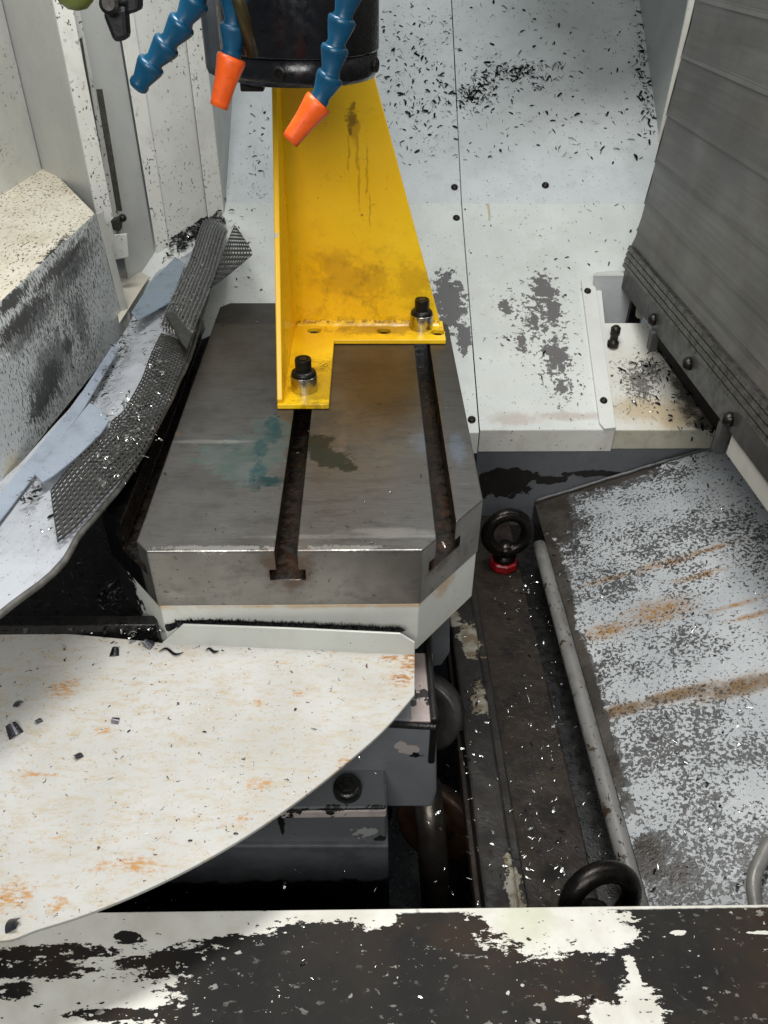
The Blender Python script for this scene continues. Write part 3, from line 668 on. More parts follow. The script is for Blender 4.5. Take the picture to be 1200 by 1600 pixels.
# shaft and rollers
sh = thing('drive_shaft', 'dark steel shaft standing upright behind the front sill', 'shaft', tuple(P(684, 1400, YP(.40))))
ma, mb_ = P(668, 1262, YP(.44)), P(686, 1440, YP(.36))
rs_ = (P(708, 1400, YP(.38)) - P(660, 1400, YP(.38))).length / 2
mesh_obj('shaft_rod', tube_bm([P(665, 1225, YP(.535)), P(674, 1300, YP(.51)), P(686, 1450, YP(.43))], rs_ * 1.2, 24), plain('dull shaft steel', '4a443e', .35, .6, .3, 50, .2), sh, smooth=True)
def roller(u, v, y, r, wd, label, mt):
    c = P(u, v, YP(y)); t = thing('guide_roller', label, 'roller', tuple(c), 'rollers beside the saddle')
    M = frame(c, (-.42, -.85, .32), (0, 0, 1))
    mesh_obj('rim', lathe_bm([(r * .62, wd * .5 - .004), (r * .9, wd * .5), (r, wd * .5 - .003), (r, -wd * .5)], M, 48), mt, t, smooth=True)
    mesh_obj('hub', lathe_bm([(r * .60, wd * .5 - .005), (r * .3, wd * .5 - .002), (r * .28, wd * .5 + .004), (0, wd * .5 + .004)], M, 40), mt, t, smooth=True)
roller(662, 1112, .55, .043, .02, 'upper dark roller disc beside the grey saddle casting', plain('roller iron', '4a4846', .42, .4, .4, 50))
roller(682, 1285, .55, .050, .02, 'lower rust brown roller disc beside the shaft', plain('rusty roller', '4a3322', .5, .2, .5, 60, .4))
mesh = slab_bm([P(672, 985, YP(.6)), P(703, 962, YP(.6)), P(703, 1020, YP(.6)), P(690, 1040, YP(.6)), P(675, 1042, YP(.6))], .02, (0, -1, 0))
tag(mesh_obj('side_lug', mesh, grey_cast, bevel=.002), 'grey painted lug hanging under the right corner of the table', 'lug')

# ------------------------------------------------------------------ front sill
m = Mat('worn sill paint')
sp = lambda u, v: P(u, v, SILL)
wh = [(sp(60, 1470), (.13, .05, .1)), (sp(230, 1455), (.10, .035, .1)), (sp(330, 1440), (.10, .022, .1)), (sp(120, 1560), (.11, .045, .1)), (sp(0, 1570), (.10, .04, .1)), (sp(530, 1428), (.06, .010, .1)), (sp(590, 1433), (.03, .016, .1)),
      (sp(850, 1440), (.075, .036, .1)), (sp(930, 1450), (.045, .030, .1)), (sp(790, 1440), (.03, .02, .1)), (sp(1000, 1570), (.028, .022, .1)), (sp(960, 1590), (.03, .018, .1)), (sp(890, 1560), (.016, .004, .1)), (sp(990, 1520), (.008, .02, .1)), (sp(760, 1422), (.03, .008, .1)), (sp(1060, 1457), (.010, .003, .1)), (sp(1190, 1457), (.02, .002, .1))]
f = m.patch(wh, 52, 1.5, .012, vec=m.stretch((.62, 1.5, 1), m.warp(90, .004)), detail=9, rough=.70, at=.36)
holes_ = m.patch([(sp(300, 1500), (.10, .02, .1)), (sp(380, 1470), (.06, .010, .1)), (sp(330, 1560), (.04, .05, .1)), (sp(80, 1490), (.10, .012, .1)), (sp(40, 1515), (.10, .014, .1)), (sp(250, 1505), (.05, .012, .1)), (sp(200, 1465), (.02, .012, .1)), (sp(20, 1548), (.03, .012, .1)), (sp(180, 1585), (.08, .008, .1))], 75, 1.3, .012, vec=m.stretch((.6, 1.6, 1)), detail=8, rough=.7)
f = m.math('MULTIPLY', f, m.math('SUBTRACT', 1., holes_))
near = m.sm(m.add(m.blobs(wh), m.mul(m.noise(30, 3), .5)), .2, .5)
shed = m.mul(m.sm(m.noise(130, 4, .6, m.stretch((.75, 1.3, 1))), .615, .625), near)
f = m.mx(f, shed)
spk = m.mul(m.sm(m.noise(120, 2, .5), .70, .715), m.sm(m.noise(14, 2), .42, .6))
spk = m.mul(m.mx(spk, m.sm(m.noise(260, 2, .5), .735, .75)), .9)
dsp = m.sm(m.noise(150, 3, .6, m.stretch((.7, 1.6, 1))), .66, .68)
yv = m.vm('DOT_PRODUCT', m.warp(200, .001), (0, 1, 0))
yE = sp(600, 1420).y
edge = m.mul(m.sm(yv, yE - .0042, yE - .0028), m.sm(m.noise(30, 3), .3, .34))
dark = m.mix(m.sm(m.noise(16, 5), .35, .65), C('1b1a19'), C('25221f'))
dark = m.mix(m.mul(m.sm(m.noise(9, 4), .48, .66), .6), dark, C('3a2a1c'))
dark = m.mix(m.mul(m.sm(m.noise(60, 5, .7), .5, .8), .3), dark, C('423d3a'))
whc = m.mix(m.sm(m.noise(30, 4), .35, .7), C('dad9d1'), C('c8c5ba'))
whc = m.mix(m.mul(m.patch([(sp(820, 1440), (.04, .04, .1))], 40, .6, .3), .4), whc, C('b3b88f'))
ff = m.mx(m.mul(f, m.math('SUBTRACT', 1., dsp)), m.mx(spk, edge))
col = m.mix(ff, dark, whc)
mt_sill = m.done(col, m.math('SUBTRACT', .68, m.mul(ff, .2)), 0, m.add(m.mul(m.noise(260, 3), .6), m.mul(ff, 2.)), .3, .0008, .22)
sill = thing('front_sill', 'worn front sill with white paint scraped down to dark metal', 'sill', (0, .2, -.2))
bm = bmesh.new()
yS0, yS1 = sp(0, 1427).y, sp(1200, 1413).y
sl = (yS1 - yS0) / (sp(1200, 1413).x - sp(0, 1427).x)
A = V((-.8, yS0 + sl * (-.8 - sp(0, 1427).x), -.2)); B = V((.8, yS0 + sl * (.8 - sp(0, 1427).x), -.2))
mesh_obj('sill_plate', slab_bm([V((-.8, -.12, -.2)), V((.8, -.12, -.2)), B, A], .003, (0, 0, 1)), mt_sill, sill, bevel=.0008)
mesh_obj('sill_face', slab_bm([A + V((0, -.004, -.0035)), B + V((0, -.004, -.0035)), B + V((0, -.004, -.4)), A + V((0, -.004, -.4))], .003, (0, 1, 0)), black_oil, sill)

# ------------------------------------------------------------------ left: trough, guard, mesh, box, wall panels
trough = thing('left_trough', 'black oily trough left of the table full of chips', 'trough', (-.33, .6, -.13))
TRF = ZP(-.118)
mesh_obj('trough_bottom', box_bm(-.75, -.19, .546, 1.15, -.135, -.118), black_oil, trough)
le = P(0, 967, ZP(-.085)); re_ = P(232, 966, ZP(-.085))
mesh_obj('trough_ledge', slab_bm([V((-.62, le.y, -.094)), V((-.197, re_.y, -.094)), V((-.197, re_.y + .013, -.094)), V((-.62, le.y + .013, -.094))], .03, (0, 0, 1)), black_oil, trough, bevel=.001)

# guard sheet: ruled between its left and right edge
GZ = .004
gl = [P(u, v, ZP(GZ - .02)) for u, v in ((293, 398), (240, 432), (196, 515), (130, 610), (62, 690), (0, 752), (-90, 850))]
grt = [P(u, v, ZP(GZ + .016)) for u, v in ((352, 352), (305, 520), (285, 575), (222, 700), (165, 778), (122, 832), (88, 880), (0, 952), (-90, 1010))]
n = 70
GL, GR = resample(smooth_curve(gl, 6), n), resample(smooth_curve(grt, 6), n)
def guard_pt(s, t, lift=0.):
    i = min(int(s * (n - 1)), n - 2); f_ = s * (n - 1) - i
    a = GL[i].lerp(GL[i + 1], f_); b = GR[i].lerp(GR[i + 1], f_)
    p = a.lerp(b, t); p.z += .004 * math.sin(t * math.pi * .5) + .0035 * mnoise.noise((p.x * 14, p.y * 14, 7)) + .004 * max(0, .1 - abs(t - .38)) * 10 * mnoise.noise((s * 7, 3, 1)) - .010 * max(0, t - .8) * 5 * .6 + .0015 * mnoise.noise(p * 30) + lift
    return p
def surf(bm, rows, th):
    """rows of points, thickened downward"""
    top = [[bm.verts.new(p) for p in r] for r in rows]; bot = [[bm.verts.new(p - V((0, 0, th))) for p in r] for r in rows]
    A, B = len(rows), len(rows[0])
    for i in range(A - 1):
        for j in range(B - 1):
            bm.faces.new((top[i][j], top[i + 1][j], top[i + 1][j + 1], top[i][j + 1])); bm.faces.new((bot[i][j], bot[i][j + 1], bot[i + 1][j + 1], bot[i + 1][j]))
    for i in range(A - 1):
        for j in (0, B - 1): bm.faces.new((top[i][j], top[i + 1][j], bot[i + 1][j], bot[i][j]))
    for j in range(B - 1):
        for i in (0, A - 1): bm.faces.new((top[i][j], top[i][j + 1], bot[i][j + 1], bot[i][j]))
    return bm
m_guard = paint('guard sheet paint', 'b3b7bd', '77736d', .45, .6, 230, rough=.3)
guard = thing('chip_guard', 'bent white sheet guard curving along the left side of the table', 'chip guard', tuple(guard_pt(.5, .5)))
rows = []
for i in range(n):
    r = []
    for j in range(13):
        p = guard_pt(i / (n - 1), j / 12)
        if j == 12: p += V((.003 * mnoise.noise((i * .35, 1, 2)), .002 * mnoise.noise((i * .5, 5, 2)), 0))
        r.append(p)
    rows.append(r)
mesh_obj('guard_sheet', surf(bmesh.new(), rows, .003), m_guard, guard, smooth=False)
edge_pts = [guard_pt(i / (n - 1), 1.0) + V((.001, 0, -.0015)) for i in range(n)]
mesh_obj('rubber_edge', tube_bm([p + V((.0015 * mnoise.noise((k * .4, 0, 0)), 0, .001 * mnoise.noise((k * .4, 9, 0)))) for k, p in enumerate(edge_pts)], .0028, 8), plain('grimy edge rubber', '5a5853', .6, 0, .5, 90, .5), guard, smooth=True)
gplane = lambda z: ZP(z)
def plate_on(px, z, th=.002): return slab_bm([P(u, v, ZP(z)) for u, v in px], th, (0, 0, 1))
m_blue = paint('pale blue sheet', '929ca9', '5d626c', .5, .25, 260, rough=.25)
m_blue2 = paint('steel blue sheet', '7c8995', '4d5358', .45, .5, 240, rough=.3)
mesh_obj('upper_blue_plate', plate_on([(274, 401), (289, 412), (268, 470), (215, 500), (205, 488), (236, 440)], .016), m_blue2, guard, bevel=.0004)
mesh_obj('lower_blue_plate', plate_on([(140, 629), (156, 638), (171, 657), (158, 676), (140, 694), (121, 712), (104, 726), (84, 742), (66, 753), (52, 738), (74, 711), (95, 685)], .020), m_blue, guard, bevel=.0004)
mesh_obj('edge_blue_strip', plate_on([(178, 536), (186, 545), (128, 642), (18, 790), (-30, 850), (-60, 850), (0, 770), (110, 640)], .006), m_blue, guard, bevel=.0004)

# mesh strips
m_mesh = plain('grey mesh rubber', '43423f', .42, .3, .4, 130, .5, dirt='2b2a28', dirt_amt=.6)
m_rib = plain('ribbed grey rubber', '8c8c8a', .3, .6, .3, 130, .4, dirt='3a3835', dirt_amt=.75)
def ribbon(left, right, rl_, z, lift_amp=.004):
    L = resample([P(u, v, ZP(z)) for u, v in left], rl_); Rr = resample([P(u, v, ZP(z + .002)) for u, v in right], rl_)
    return L, Rr
def perforated(L, Rr, na, nb_, th, hole=.5, zoff=lambda s, t: 0., stagger=False):
    bm = bmesh.new()
    def q(s, t):
        x = s * (len(L) - 1); i = min(int(x), len(L) - 2); f_ = x - i
        p = L[i].lerp(L[i + 1], f_).lerp(Rr[i].lerp(Rr[i + 1], f_), t); p.z += zoff(s, t); return p
    g = [[bm.verts.new(q(i / na, j / nb_)) for j in range(nb_ + 1)] for i in range(na + 1)]
    h = (1 - hole) / 2
    for i in range(na):
        for j in range(nb_):
            o_ = [g[i][j], g[i + 1][j], g[i + 1][j + 1], g[i][j + 1]]
            hh = h
            if z0_seed < 10 and mnoise.noise((i * .13, j * .2, z0_seed)) > .42: 
                bm.faces.new(o_); continue                     # cell clogged with dirt
            c_ = [(i + hh, j + hh), (i + 1 - hh, j + hh), (i + 1 - hh, j + 1 - hh), (i + hh, j + 1 - hh)]
            inn = [bm.verts.new(q(a / na, b / nb_)) for a, b in c_]
            for k in range(4): bm.faces.new((o_[k], o_[(k + 1) % 4], inn[(k + 1) % 4], inn[k]))
    r = bmesh.ops.extrude_face_region(bm, geom=bm.faces[:])
    bmesh.ops.translate(bm, vec=(0, 0, -th), verts=[e for e in r['geom'] if isinstance(e, bmesh.types.BMVert)])
    return bm
z0_seed = 3.
lo_l = [(252, 520), (240, 548), (222, 590), (190, 640), (172, 655), (172, 668), (150, 690), (120, 720), (79, 768)]
lo_r = [(296, 535), (284, 575), (262, 620), (222, 700), (200, 728), (165, 770), (140, 798), (115, 822), (88, 842)]
strip = thing('mesh_strip', 'grey perforated mesh strip caked with swarf lying on the left guard', 'mesh strip', tuple(P(200, 650, ZP(.028))))
L1, R1 = ribbon(lo_l, lo_r, 40, .0265)
mesh_obj('perforated_panel', perforated(L1, R1, 50, 11, .0014, .56, lambda s, t: .003 * math.sin(s * 9) - .004 * t * t), m_mesh, strip)
rb_l = [(326, 340), (316, 352), (297, 408), (275, 455), (258, 492), (252, 512)]
rb_r = [(357, 360), (352, 372), (336, 430), (318, 480), (302, 520), (297, 540)]
L2, R2 = ribbon(rb_l, rb_r, 40, .031)
rows = []
for i in range(60):
    r = []
    for j in range(45):
        s, t = i / 59, j / 44; x = s * 39; k_ = min(int(x), 38); f_ = x - k_
        p = L2[k_].lerp(L2[k_ + 1], f_).lerp(R2[k_].lerp(R2[k_ + 1], f_), t)
        p.z += .0034 * math.cos(t * 9 * 2 * math.pi) + .004 * math.sin(t * math.pi) + .0006 * mnoise.noise(p * 200); r.append(p)
    rows.append(r)
mesh_obj('ribbed_panel', surf(bmesh.new(), rows, .002), m_rib, strip, smooth=True)
bp = [P(u, v, ZP(.040)) for u, v in ((258, 490), (272, 486), (300, 522), (292, 546), (284, 536))]
mesh_obj('clip_band', slab_bm(bp, .004, (0, 0, 1)), plain('clip dark metal', '3b3a36', .35, .6), strip, bevel=.001)
z0_seed = 40.5
tl_ = [P(u, v, ZP(.034)) for u, v in ((366, 352), (356, 378), (343, 410), (328, 447))]
tr_ = [P(u, v, ZP(.045)) for u, v in ((369, 354), (396, 397), (362, 423), (333, 444))]
mesh_obj('perforated_flap', perforated(resample(tl_, 20), resample(tr_, 20), 15, 10, .0010, .62, lambda s, t: .002 * math.sin(s * 5)), plain('black mesh', '2a2928', .45, .3), strip)

# left cover box
bx0, bx1 = P(148, 333, ZP(.12)), P(0, 471, ZP(.12))
bk0, bk1 = P(62, 246, ZP(.12)), P(0, 272, ZP(.12))
dirx = (bx1 - bx0).normalized()
f1_ = bx1 + dirx * .35; k1_ = bk1 + (bk1 - bk0).normalized() * .35
m = Mat('speckled box top paint')
col = m.mix(m.sm(m.noise(12, 4), .3, .7), C('d8d2c2'), C('c8c0ac'))
col = m.mix(m.sm(m.add(m.noise(210, 3, .6, m.stretch((1.6, .7, 1), m.warp(90, .004), (0, 0, .6))), m.mul(m.noise(8, 2), .12)), .655, .675), col, C('453c30'))
col = m.mix(m.mul(m.sm(m.noise(70, 4, .7), .5, .7), .4), col, C('a3936f'))
col = m.mix(m.patch([((bx0 + bx1) / 2, (.03, .30, .03))], 120, 1.2, .05, at=.85), col, C('2b2926'))
mt_boxtop = m.done(col, .5, 0, m.noise(220, 3), .3, .001)
box = thing('cover_box', 'white sheet metal cover box at the left with swarf stuck all over', 'cover box', tuple(bx0))
mesh_obj('box_top', slab_bm([bx0, f1_, k1_, bk0], .003, (0, 0, 1)), mt_boxtop, box, bevel=.001)
fz = -.045
b0 = P(192, 520, XP(bx0.x - .0)); b1 = P(0, 760, XP(bx1.x + .004))
b0 = V((bx0.x + .004, b0.y, b0.z)); b1 = V((bx1.x + .006, b1.y, b1.z))
dd = (b1 - b0).normalized(); b2_ = b1 + dd * .4
m = Mat('swirled box face paint')
FP = (tuple(bx0), tuple((bx1 - bx0).cross(b0 - bx0).normalized()))
fp = lambda u, v: P(u, v, FP)
col = m.mix(m.sm(m.noise(10, 4), .3, .7), C('c9cecf'), C('b9bdbc'))
fnz = m.noise(230, 3, .6, m.stretch((1, 2.2, .8), m.warp(60, .006), (.7, 0, 0)))
den = m.blobs([(fp(110, 430), (.2, .28, .16)), (fp(60, 480), (.2, .25, .12)), (fp(60, 610), (.2, .14, .08)), (fp(130, 540), (.2, .12, .1))])
col = m.mix(m.sm(m.add(fnz, m.mul(den, .13)), .635, .66), col, C('363636'))
col = m.mix(m.patch([(fp(55, 625), (.2, .07, .03)), (fp(70, 590), (.2, .06, .03)), (fp(100, 540), (.2, .03, .02)), (fp(25, 500), (.2, .12, .016)), (fp(95, 410), (.2, .16, .014)), (fp(15, 470), (.2, .08, .014))], 140, 1.7, .10, vec=m.stretch((1, 2, .8), m.warp(50, .01), (.7, 0, 0))), col, C('454545'))
smear = m.patch([(fp(75, 570), (.2, .12, .06)), (fp(40, 500), (.2, .16, .03)), (fp(110, 420), (.2, .14, .025)), (fp(120, 500), (.2, .05, .06))], 60, 1.5, .28, vec=m.stretch((1, 2.4, .7), m.warp(30, .02), (.8, 0, 0)))
col = m.mix(m.mul(smear, .75), col, C('353535'))
col = m.mix(m.mul(m.patch([(fp(8, 740), (.2, .04, .04))], 40, .5, .3), .5), col, C('c9b98a'))
mt_face = m.done(col, .42, 0, m.noise(220, 3), .3, .001)
mesh_obj('box_face', slab_bm([bx0 + V((.0005, 0, -.0005)), b0, b2_, f1_ + V((.0005, 0, -.0005))], .003), mt_face, box)
ra, rb = bx0 + V((.001, 0, -.001)), b0
e2_ = V((.012, .028, 0))
mesh_obj('box_flange', slab_bm([ra + V((.0008, .001, 0)), rb + V((.0008, .001, 0)), rb + V((.009, .010, 0)), ra + V((.007, .010, 0))], .002), paint('flange paint', 'aeb0aa', '8d8a7c', .3, .3), box, bevel=.0005)
screw(5, 690, FP, .010, box)

# wall panels on the left, from the corner forward
WA, WB = P(350, 332, S1), P(250, 394, S1)
ZT = .95
def vwall(name, a, b, z0, z1, mat, parent, th=.002, bevel=.0006):
    a, b = V(a), V(b)
    return mesh_obj(name, slab_bm([V((a.x, a.y, z0)), V((b.x, b.y, z0)), V((b.x, b.y, z1)), V((a.x, a.y, z1))], th), mat, parent, bevel=bevel)
m_wall = paint('grey white wall paint', 'c6c7c2', '9d9b90', .25, .8, 200)
m_wall2 = paint('shaded wall paint', 'b4b5b1', '94928a', .2, .1, 200)
m_wall3 = paint('flange wall paint', 'cfcfc9', '98958a', .3, 1.0, 190, speck_col='30302e')
lw = thing('side_wall', 'folded pale grey sheet wall panels behind the left cover box', 'wall panel', tuple(WB))
lw['category'] = 'wall panel'
rt = P(376, 140, S2)
vwall('corner_panel', (WA.x + .0005, WA.y, 0), (WA.x + .004, 1.8, 0), -.02, ZT, m_wall2, lw)
FLx = V((WA.x, WA.y, 0)); dirw = (V((WB.x, WB.y, 0)) - FLx); 
fw = FLx + dirw * .22 + V((.006, -.006, 0))
vwall('corner_flange', FLx + V((0, -.001, 0)), FLx + dirw * .24 + V((0, -.001, 0)), -.02, ZT, m_wall3, lw)
vwall('rear_panel', FLx + dirw * .24 + V((-.002, .004, 0)), FLx + dirw * .86 + V((-.002, .004, 0)), -.05, ZT, m_wall, lw)
vwall('rear_flange', FLx + dirw * .855 + V((0, 0, 0)), FLx + dirw * 1.04, -.05, ZT, m_wall3, lw)
WBx = FLx + dirw * 1.04
WCx = P(187, 345, YP(1.20)); WCx = V((WCx.x, 1.20, 0))
vwall('middle_panel', WBx + V((-.004, .003, 0)), WCx + V((-.004, .003, 0)), -.15, ZT, m_wall2, lw)
WDx = V((P(165, 395, YP(1.16)).x, 1.16, 0))
m_seal = plain('black seal strip', '26251f', .6, 0, .4, 120, .6, dirt='4a4a35')
vwall('seal_channel', WCx, WCx.lerp(WDx, .35) + V((0, .004, 0)), P(185, 350, YP(1.2)).z, ZT, m_wall3, lw)
sealb = WCx.lerp(WDx, .3)
def vbar(u0, v0, u1, v1, y, wpx, mat, name, par):
    a, b = P(u0, v0, YP(y)), P(u1, v1, YP(y)); wv_ = wpx / 1250 * (ray(u1, v1).y and y / ray(u1, v1).y)
    return mesh_obj(name, slab_bm([a, a + V((wv_, 0, 0)), b + V((wv_, 0, 0)), b], .004, (0, -1, 0)), mat, par)
vbar(150, 140, 182, 330, 1.165, 8, m_seal, 'seal_strip', lw)
vbar(124, 60, 172, 345, 1.16, 2.5, m_seal, 'seal_strip', lw)
lat = thing('wall_latch', 'small olive black latch at the foot of the black seal strip', 'latch', tuple(P(185, 350, YP(1.15))))
mesh_obj('latch_body', slab_bm(fpx([(172, 345), (190, 338), (188, 362), (176, 360)], 1.15), .012, (0, -1, 0)), m_seal, lat, bevel=.002)
mesh_obj('latch_knob', lathe_bm([(.004, 0), (.0055, .006), (.003, .010), (0, .011)], frame(P(191, 340, YP(1.148)), (0.4, -1, .2)), 16), black_steel, lat, smooth=True)
ftop = .95
fl_px = [(86, 0), (116, 0), (172, 375), (163, 395)]
a_, b_ = V((P(163, 395, YP(1.15)).x, 1.15, 0)), V((P(176, 390, YP(1.155)).x, 1.155, 0))
zb_ = P(165, 398, YP(1.15)).z
vwall('front_flange', a_, V((P(184, 390, YP(1.15)).x, 1.158, 0)), zb_, ZT, m_wall3, lw)
WEx = V((P(60, 240, YP(1.28)).x - .0, 1.28, 0))
vwall('front_panel', a_ + V((-.002, .003, 0)), WEx, -.1, ZT, m_wall2, lw)
WFx = V((P(-80, 240, YP(1.05)).x, 1.05, 0))
vwall('door_panel', WEx + V((0, -.002, 0)), WFx, -.1, ZT, m_wall, lw)
ft = [P(172, 406, ZP(-.02)), P(182, 403, ZP(-.02)), P(233, 432, ZP(-.02)), P(186, 505, ZP(-.02))]
mesh_obj('corner_plate', slab_bm(ft, .002, (0, 0, 1)), paint('corner plate paint', 'cdc6b6', '9d937c', .35, .3), lw, bevel=.0006)
tab = [P(178, 367, YP(1.14)), P(198, 365, YP(1.14)), P(201, 402, YP(1.14)), P(172, 408, YP(1.14))]
mesh_obj('small_tab', slab_bm(tab, .003), m_wall, lw, bevel=.001)

# ------------------------------------------------------------------ right: telescopic way cover
X0C = P(1031, 222, YP(1.222)).x
print('cover x', X0C)
def cxp(y): return X0C + (1.22 - y) * .03
CN = V((-1, -.03, 0)).normalized(); COV = ((X0C, 1.22, 0), tuple(CN))
m = Mat('brushed cover steel')
br_ = m.noise(40, 5, .6, m.stretch((1, .2, 5)))
col = m.mix(m.sm(br_, .3, .7), C('787672'), C('6b6965'))
col = m.mix(m.mul(m.sm(m.noise(6, 4), .4, .65), .4), col, C('403e3b'))
col = m.mix(m.mul(m.sm(m.noise(14, 5), .55, .7), .35), col, C('5a4a3a'))
mt_cov = m.done(col, m.sm(m.noise(9, 4), .3, .7, .30, .44), .72, m.add(m.mul(br_, .3), m.noise(12, 3)), .06, .001)
cov = thing('way_cover', 'dark grey telescopic way cover of overlapping steel plates on the right', 'way cover', (.39, 1.22, 0))
zs = [.60, .348, .283, .213, .150, .092, .052, .030]
prof = [-.014, -.010, -.006, -.003, 0., .003, .006, .008, .010]
for i in range(len(zs) - 1):
    z1, z0 = zs[i], zs[i + 1]; off = prof[i]
    y0, y1 = .15, 1.222 + .0003 * i
    n_ = 2
    bm = bmesh.new()
    pts = []
    for (o1, zz) in ((off, z1 + .004), (off + .001, (z1 + z0) / 2), (off + .0036, z0 + .003), (off + .0058, z0 - .003), (off + .002, z0 - .003), (off - .002, z1 + .004)):
        pts.append((o1, zz))
    A = [bm.verts.new(V((cxp(y0) - o1, y0, zz))) for o1, zz in pts]; B = [bm.verts.new(V((cxp(y1) - o1, y1 + o1 * .0, zz))) for o1, zz in pts]
    for q in range(len(pts)): bm.faces.new((A[q], A[(q + 1) % len(pts)], B[(q + 1) % len(pts)], B[q]))
    bm.faces.new(A); bm.faces.new(B[::-1])
    mesh_obj('cover_plate', bm, mt_cov, cov, bevel=.0008)
m_lip = plain('wiper lip steel', '6a6863', .35, .8, .4, 60, .2, dirt='25231f', dirt_amt=.7)
for i in range(4):
    z1 = .029 - i * .0085; off = .018 + .001 * i
    bm = bmesh.new(); y0, y1 = .15, 1.215
    q = [V((cxp(y) - off - dx, y, z)) for y, dx, z in ((y0, .0, z1), (y1, .0, z1), (y1, .002, z1 - .0065), (y0, .002, z1 - .0065))]
    mesh_obj('wiper_lip', slab_bm(q, .006, (-1, 0, 0)), m_lip, cov, bevel=.0006)
# bracket rail under it, posts, bolts
rail = thing('cover_rail', 'dark bracket rail with bolts and posts under the way cover', 'rail', (.36, 1.1, -.03))
q = [V((cxp(y) - .023, y, z)) for y, z in ((.15, -.001), (1.20, -.001), (1.20, -.0325), (.15, -.0325))]
mesh_obj('rail_strip', slab_bm(q, .006, (-1, 0, 0)), plain('rail dark grey', '4a4947', .42, .4, .3, 60, .2), rail, bevel=.001)
RP = ((X0C - .0235, 1.22, 0), tuple(CN))
for u, v in ((1022, 499), (1077, 568), (1141, 655)):
    c = P(u, v, RP); mesh_obj('bolt_head', lathe_bm([(.0085, 0), (.0085, .003), (.006, .008), (0, .0095)], frame(c, RP[1]), 20), black_steel, rail, smooth=True)
for u, vt, vb in ((1022, 515, 540), (1131, 660, 704)):
    a, b = P(u, vt, RP), P(u, vb, RP)
    mesh_obj('post', box_bm(a.x - .004, a.x + .008, a.y - .009, a.y + .006, b.z - .012, a.z), plain('post grey', '454442', .45, .2, .3, 60), rail, bevel=.002)
mesh_obj('dark_backing', slab_bm([fr[2] + V((.001, .0, -.03)), fr[3] + V((.001, 0, -.03)), fr[3] + V((.012, 0, .2)), fr[2] + V((.012, 0, .2))], .004), plain('dark backing brown', '2a2724', .6, 0, .4, 60, .4), rail)  # dark sheet closing the opening under the rail
mesh_obj('corner_gasket', slab_bm(fpx([(992, 455), (1002, 440), (1000, 528), (974, 530)], 1.19), .02, (0, -1, 0)), black_oil, rail, bevel=.002)
mesh_obj('pale_spacer', slab_bm(fpx([(999, 463), (1009, 470), (1004, 500), (995, 497)], 1.17), .01, (0, -1, 0)), plain('pale spacer', 'c9c8ae', .5), rail, bevel=.001)
# white edge rail at the right of the tray
m_wr = paint('edge rail paint', 'b9b7ae', '8d8778', .3, .2)
ER = ((X0C - .018, 1.22, 0), tuple(CN))
er = [V((cxp(y) - .0205, y, z)) for y, z in ((.768, -.060), (.768, -.033), (.15, -.033), (.15, -.060))]
tag(mesh_obj('edge_rail', slab_bm(er, .004), m_wr, bevel=.001), 'pale painted edge rail along the right side of the tray', 'edge rail')
# knob bolt in the recess
kb = thing('stud_nut', 'dark oily stud with nut standing in the recess by the way cover', 'stud', tuple(P(956, 540, S1b)))
c = P(957, 541, S1b)
mesh_obj('stud', lathe_bm([(.0085, 0), (.0085, .008), (.006, .010), (.006, .018), (.0072, .019), (.0072, .030), (.004, .033), (0, .033)], Matrix.Translation(c), 20), plain('olive oily steel', '2a281c', .4, .4), kb, smooth=True)
# right return wall
rw = P(1028, 215, S2)
rwall = thing('return_wall', 'narrow grey return wall between the chute and the way cover', 'wall panel', (rw.x, 1.5, .2))
vwall('return_panel', (rw.x + .002, 1.46, 0), (rw.x + .002, 1.9, 0), .0, ZT, paint('return paint', '9fa2a0', '7b7d7b', .2, .05), rwall)
ce = [P(1085, 2, YP(1.235)), P(1032, 225, YP(1.235))]
mesh_obj('pale_trim', slab_bm([P(1078, 0, YP(1.23)), P(1086, 0, YP(1.23)), P(1034, 222, YP(1.23)), P(1028, 222, YP(1.23))], .004, (0, -1, 0)), m_wr, rwall)
mesh_obj('rear_filler', slab_bm([V((X0C + .012, 1.25, -.1)), V((rw.x + .03, 1.475, -.1)), V((rw.x + .03, 1.475, ZT)), V((X0C + .012, 1.25, ZT))], .003), paint('filler paint', '8f9290', '7b7d7b', .2, .05), rwall)

# handle ring at the lower right
hp = [tp(1200, 1330) + V((0, 0, .02)), tp(1180, 1360) + V((0, 0, .016)), tp(1170, 1392) + V((0, 0, .014)), tp(1178, 1440) + V((0, 0, .010))]
hp = [tp(1260, 1290) + V((0, 0, .02))] + hp
tag(mesh_obj('hose_loop', tube_bm(smooth_curve(hp, 8), .0062, 12), plain('grey hose', '77756f', .4, 0, .3, 50), smooth=True), 'grey hose loop lying on the tray at the right edge', 'hose')

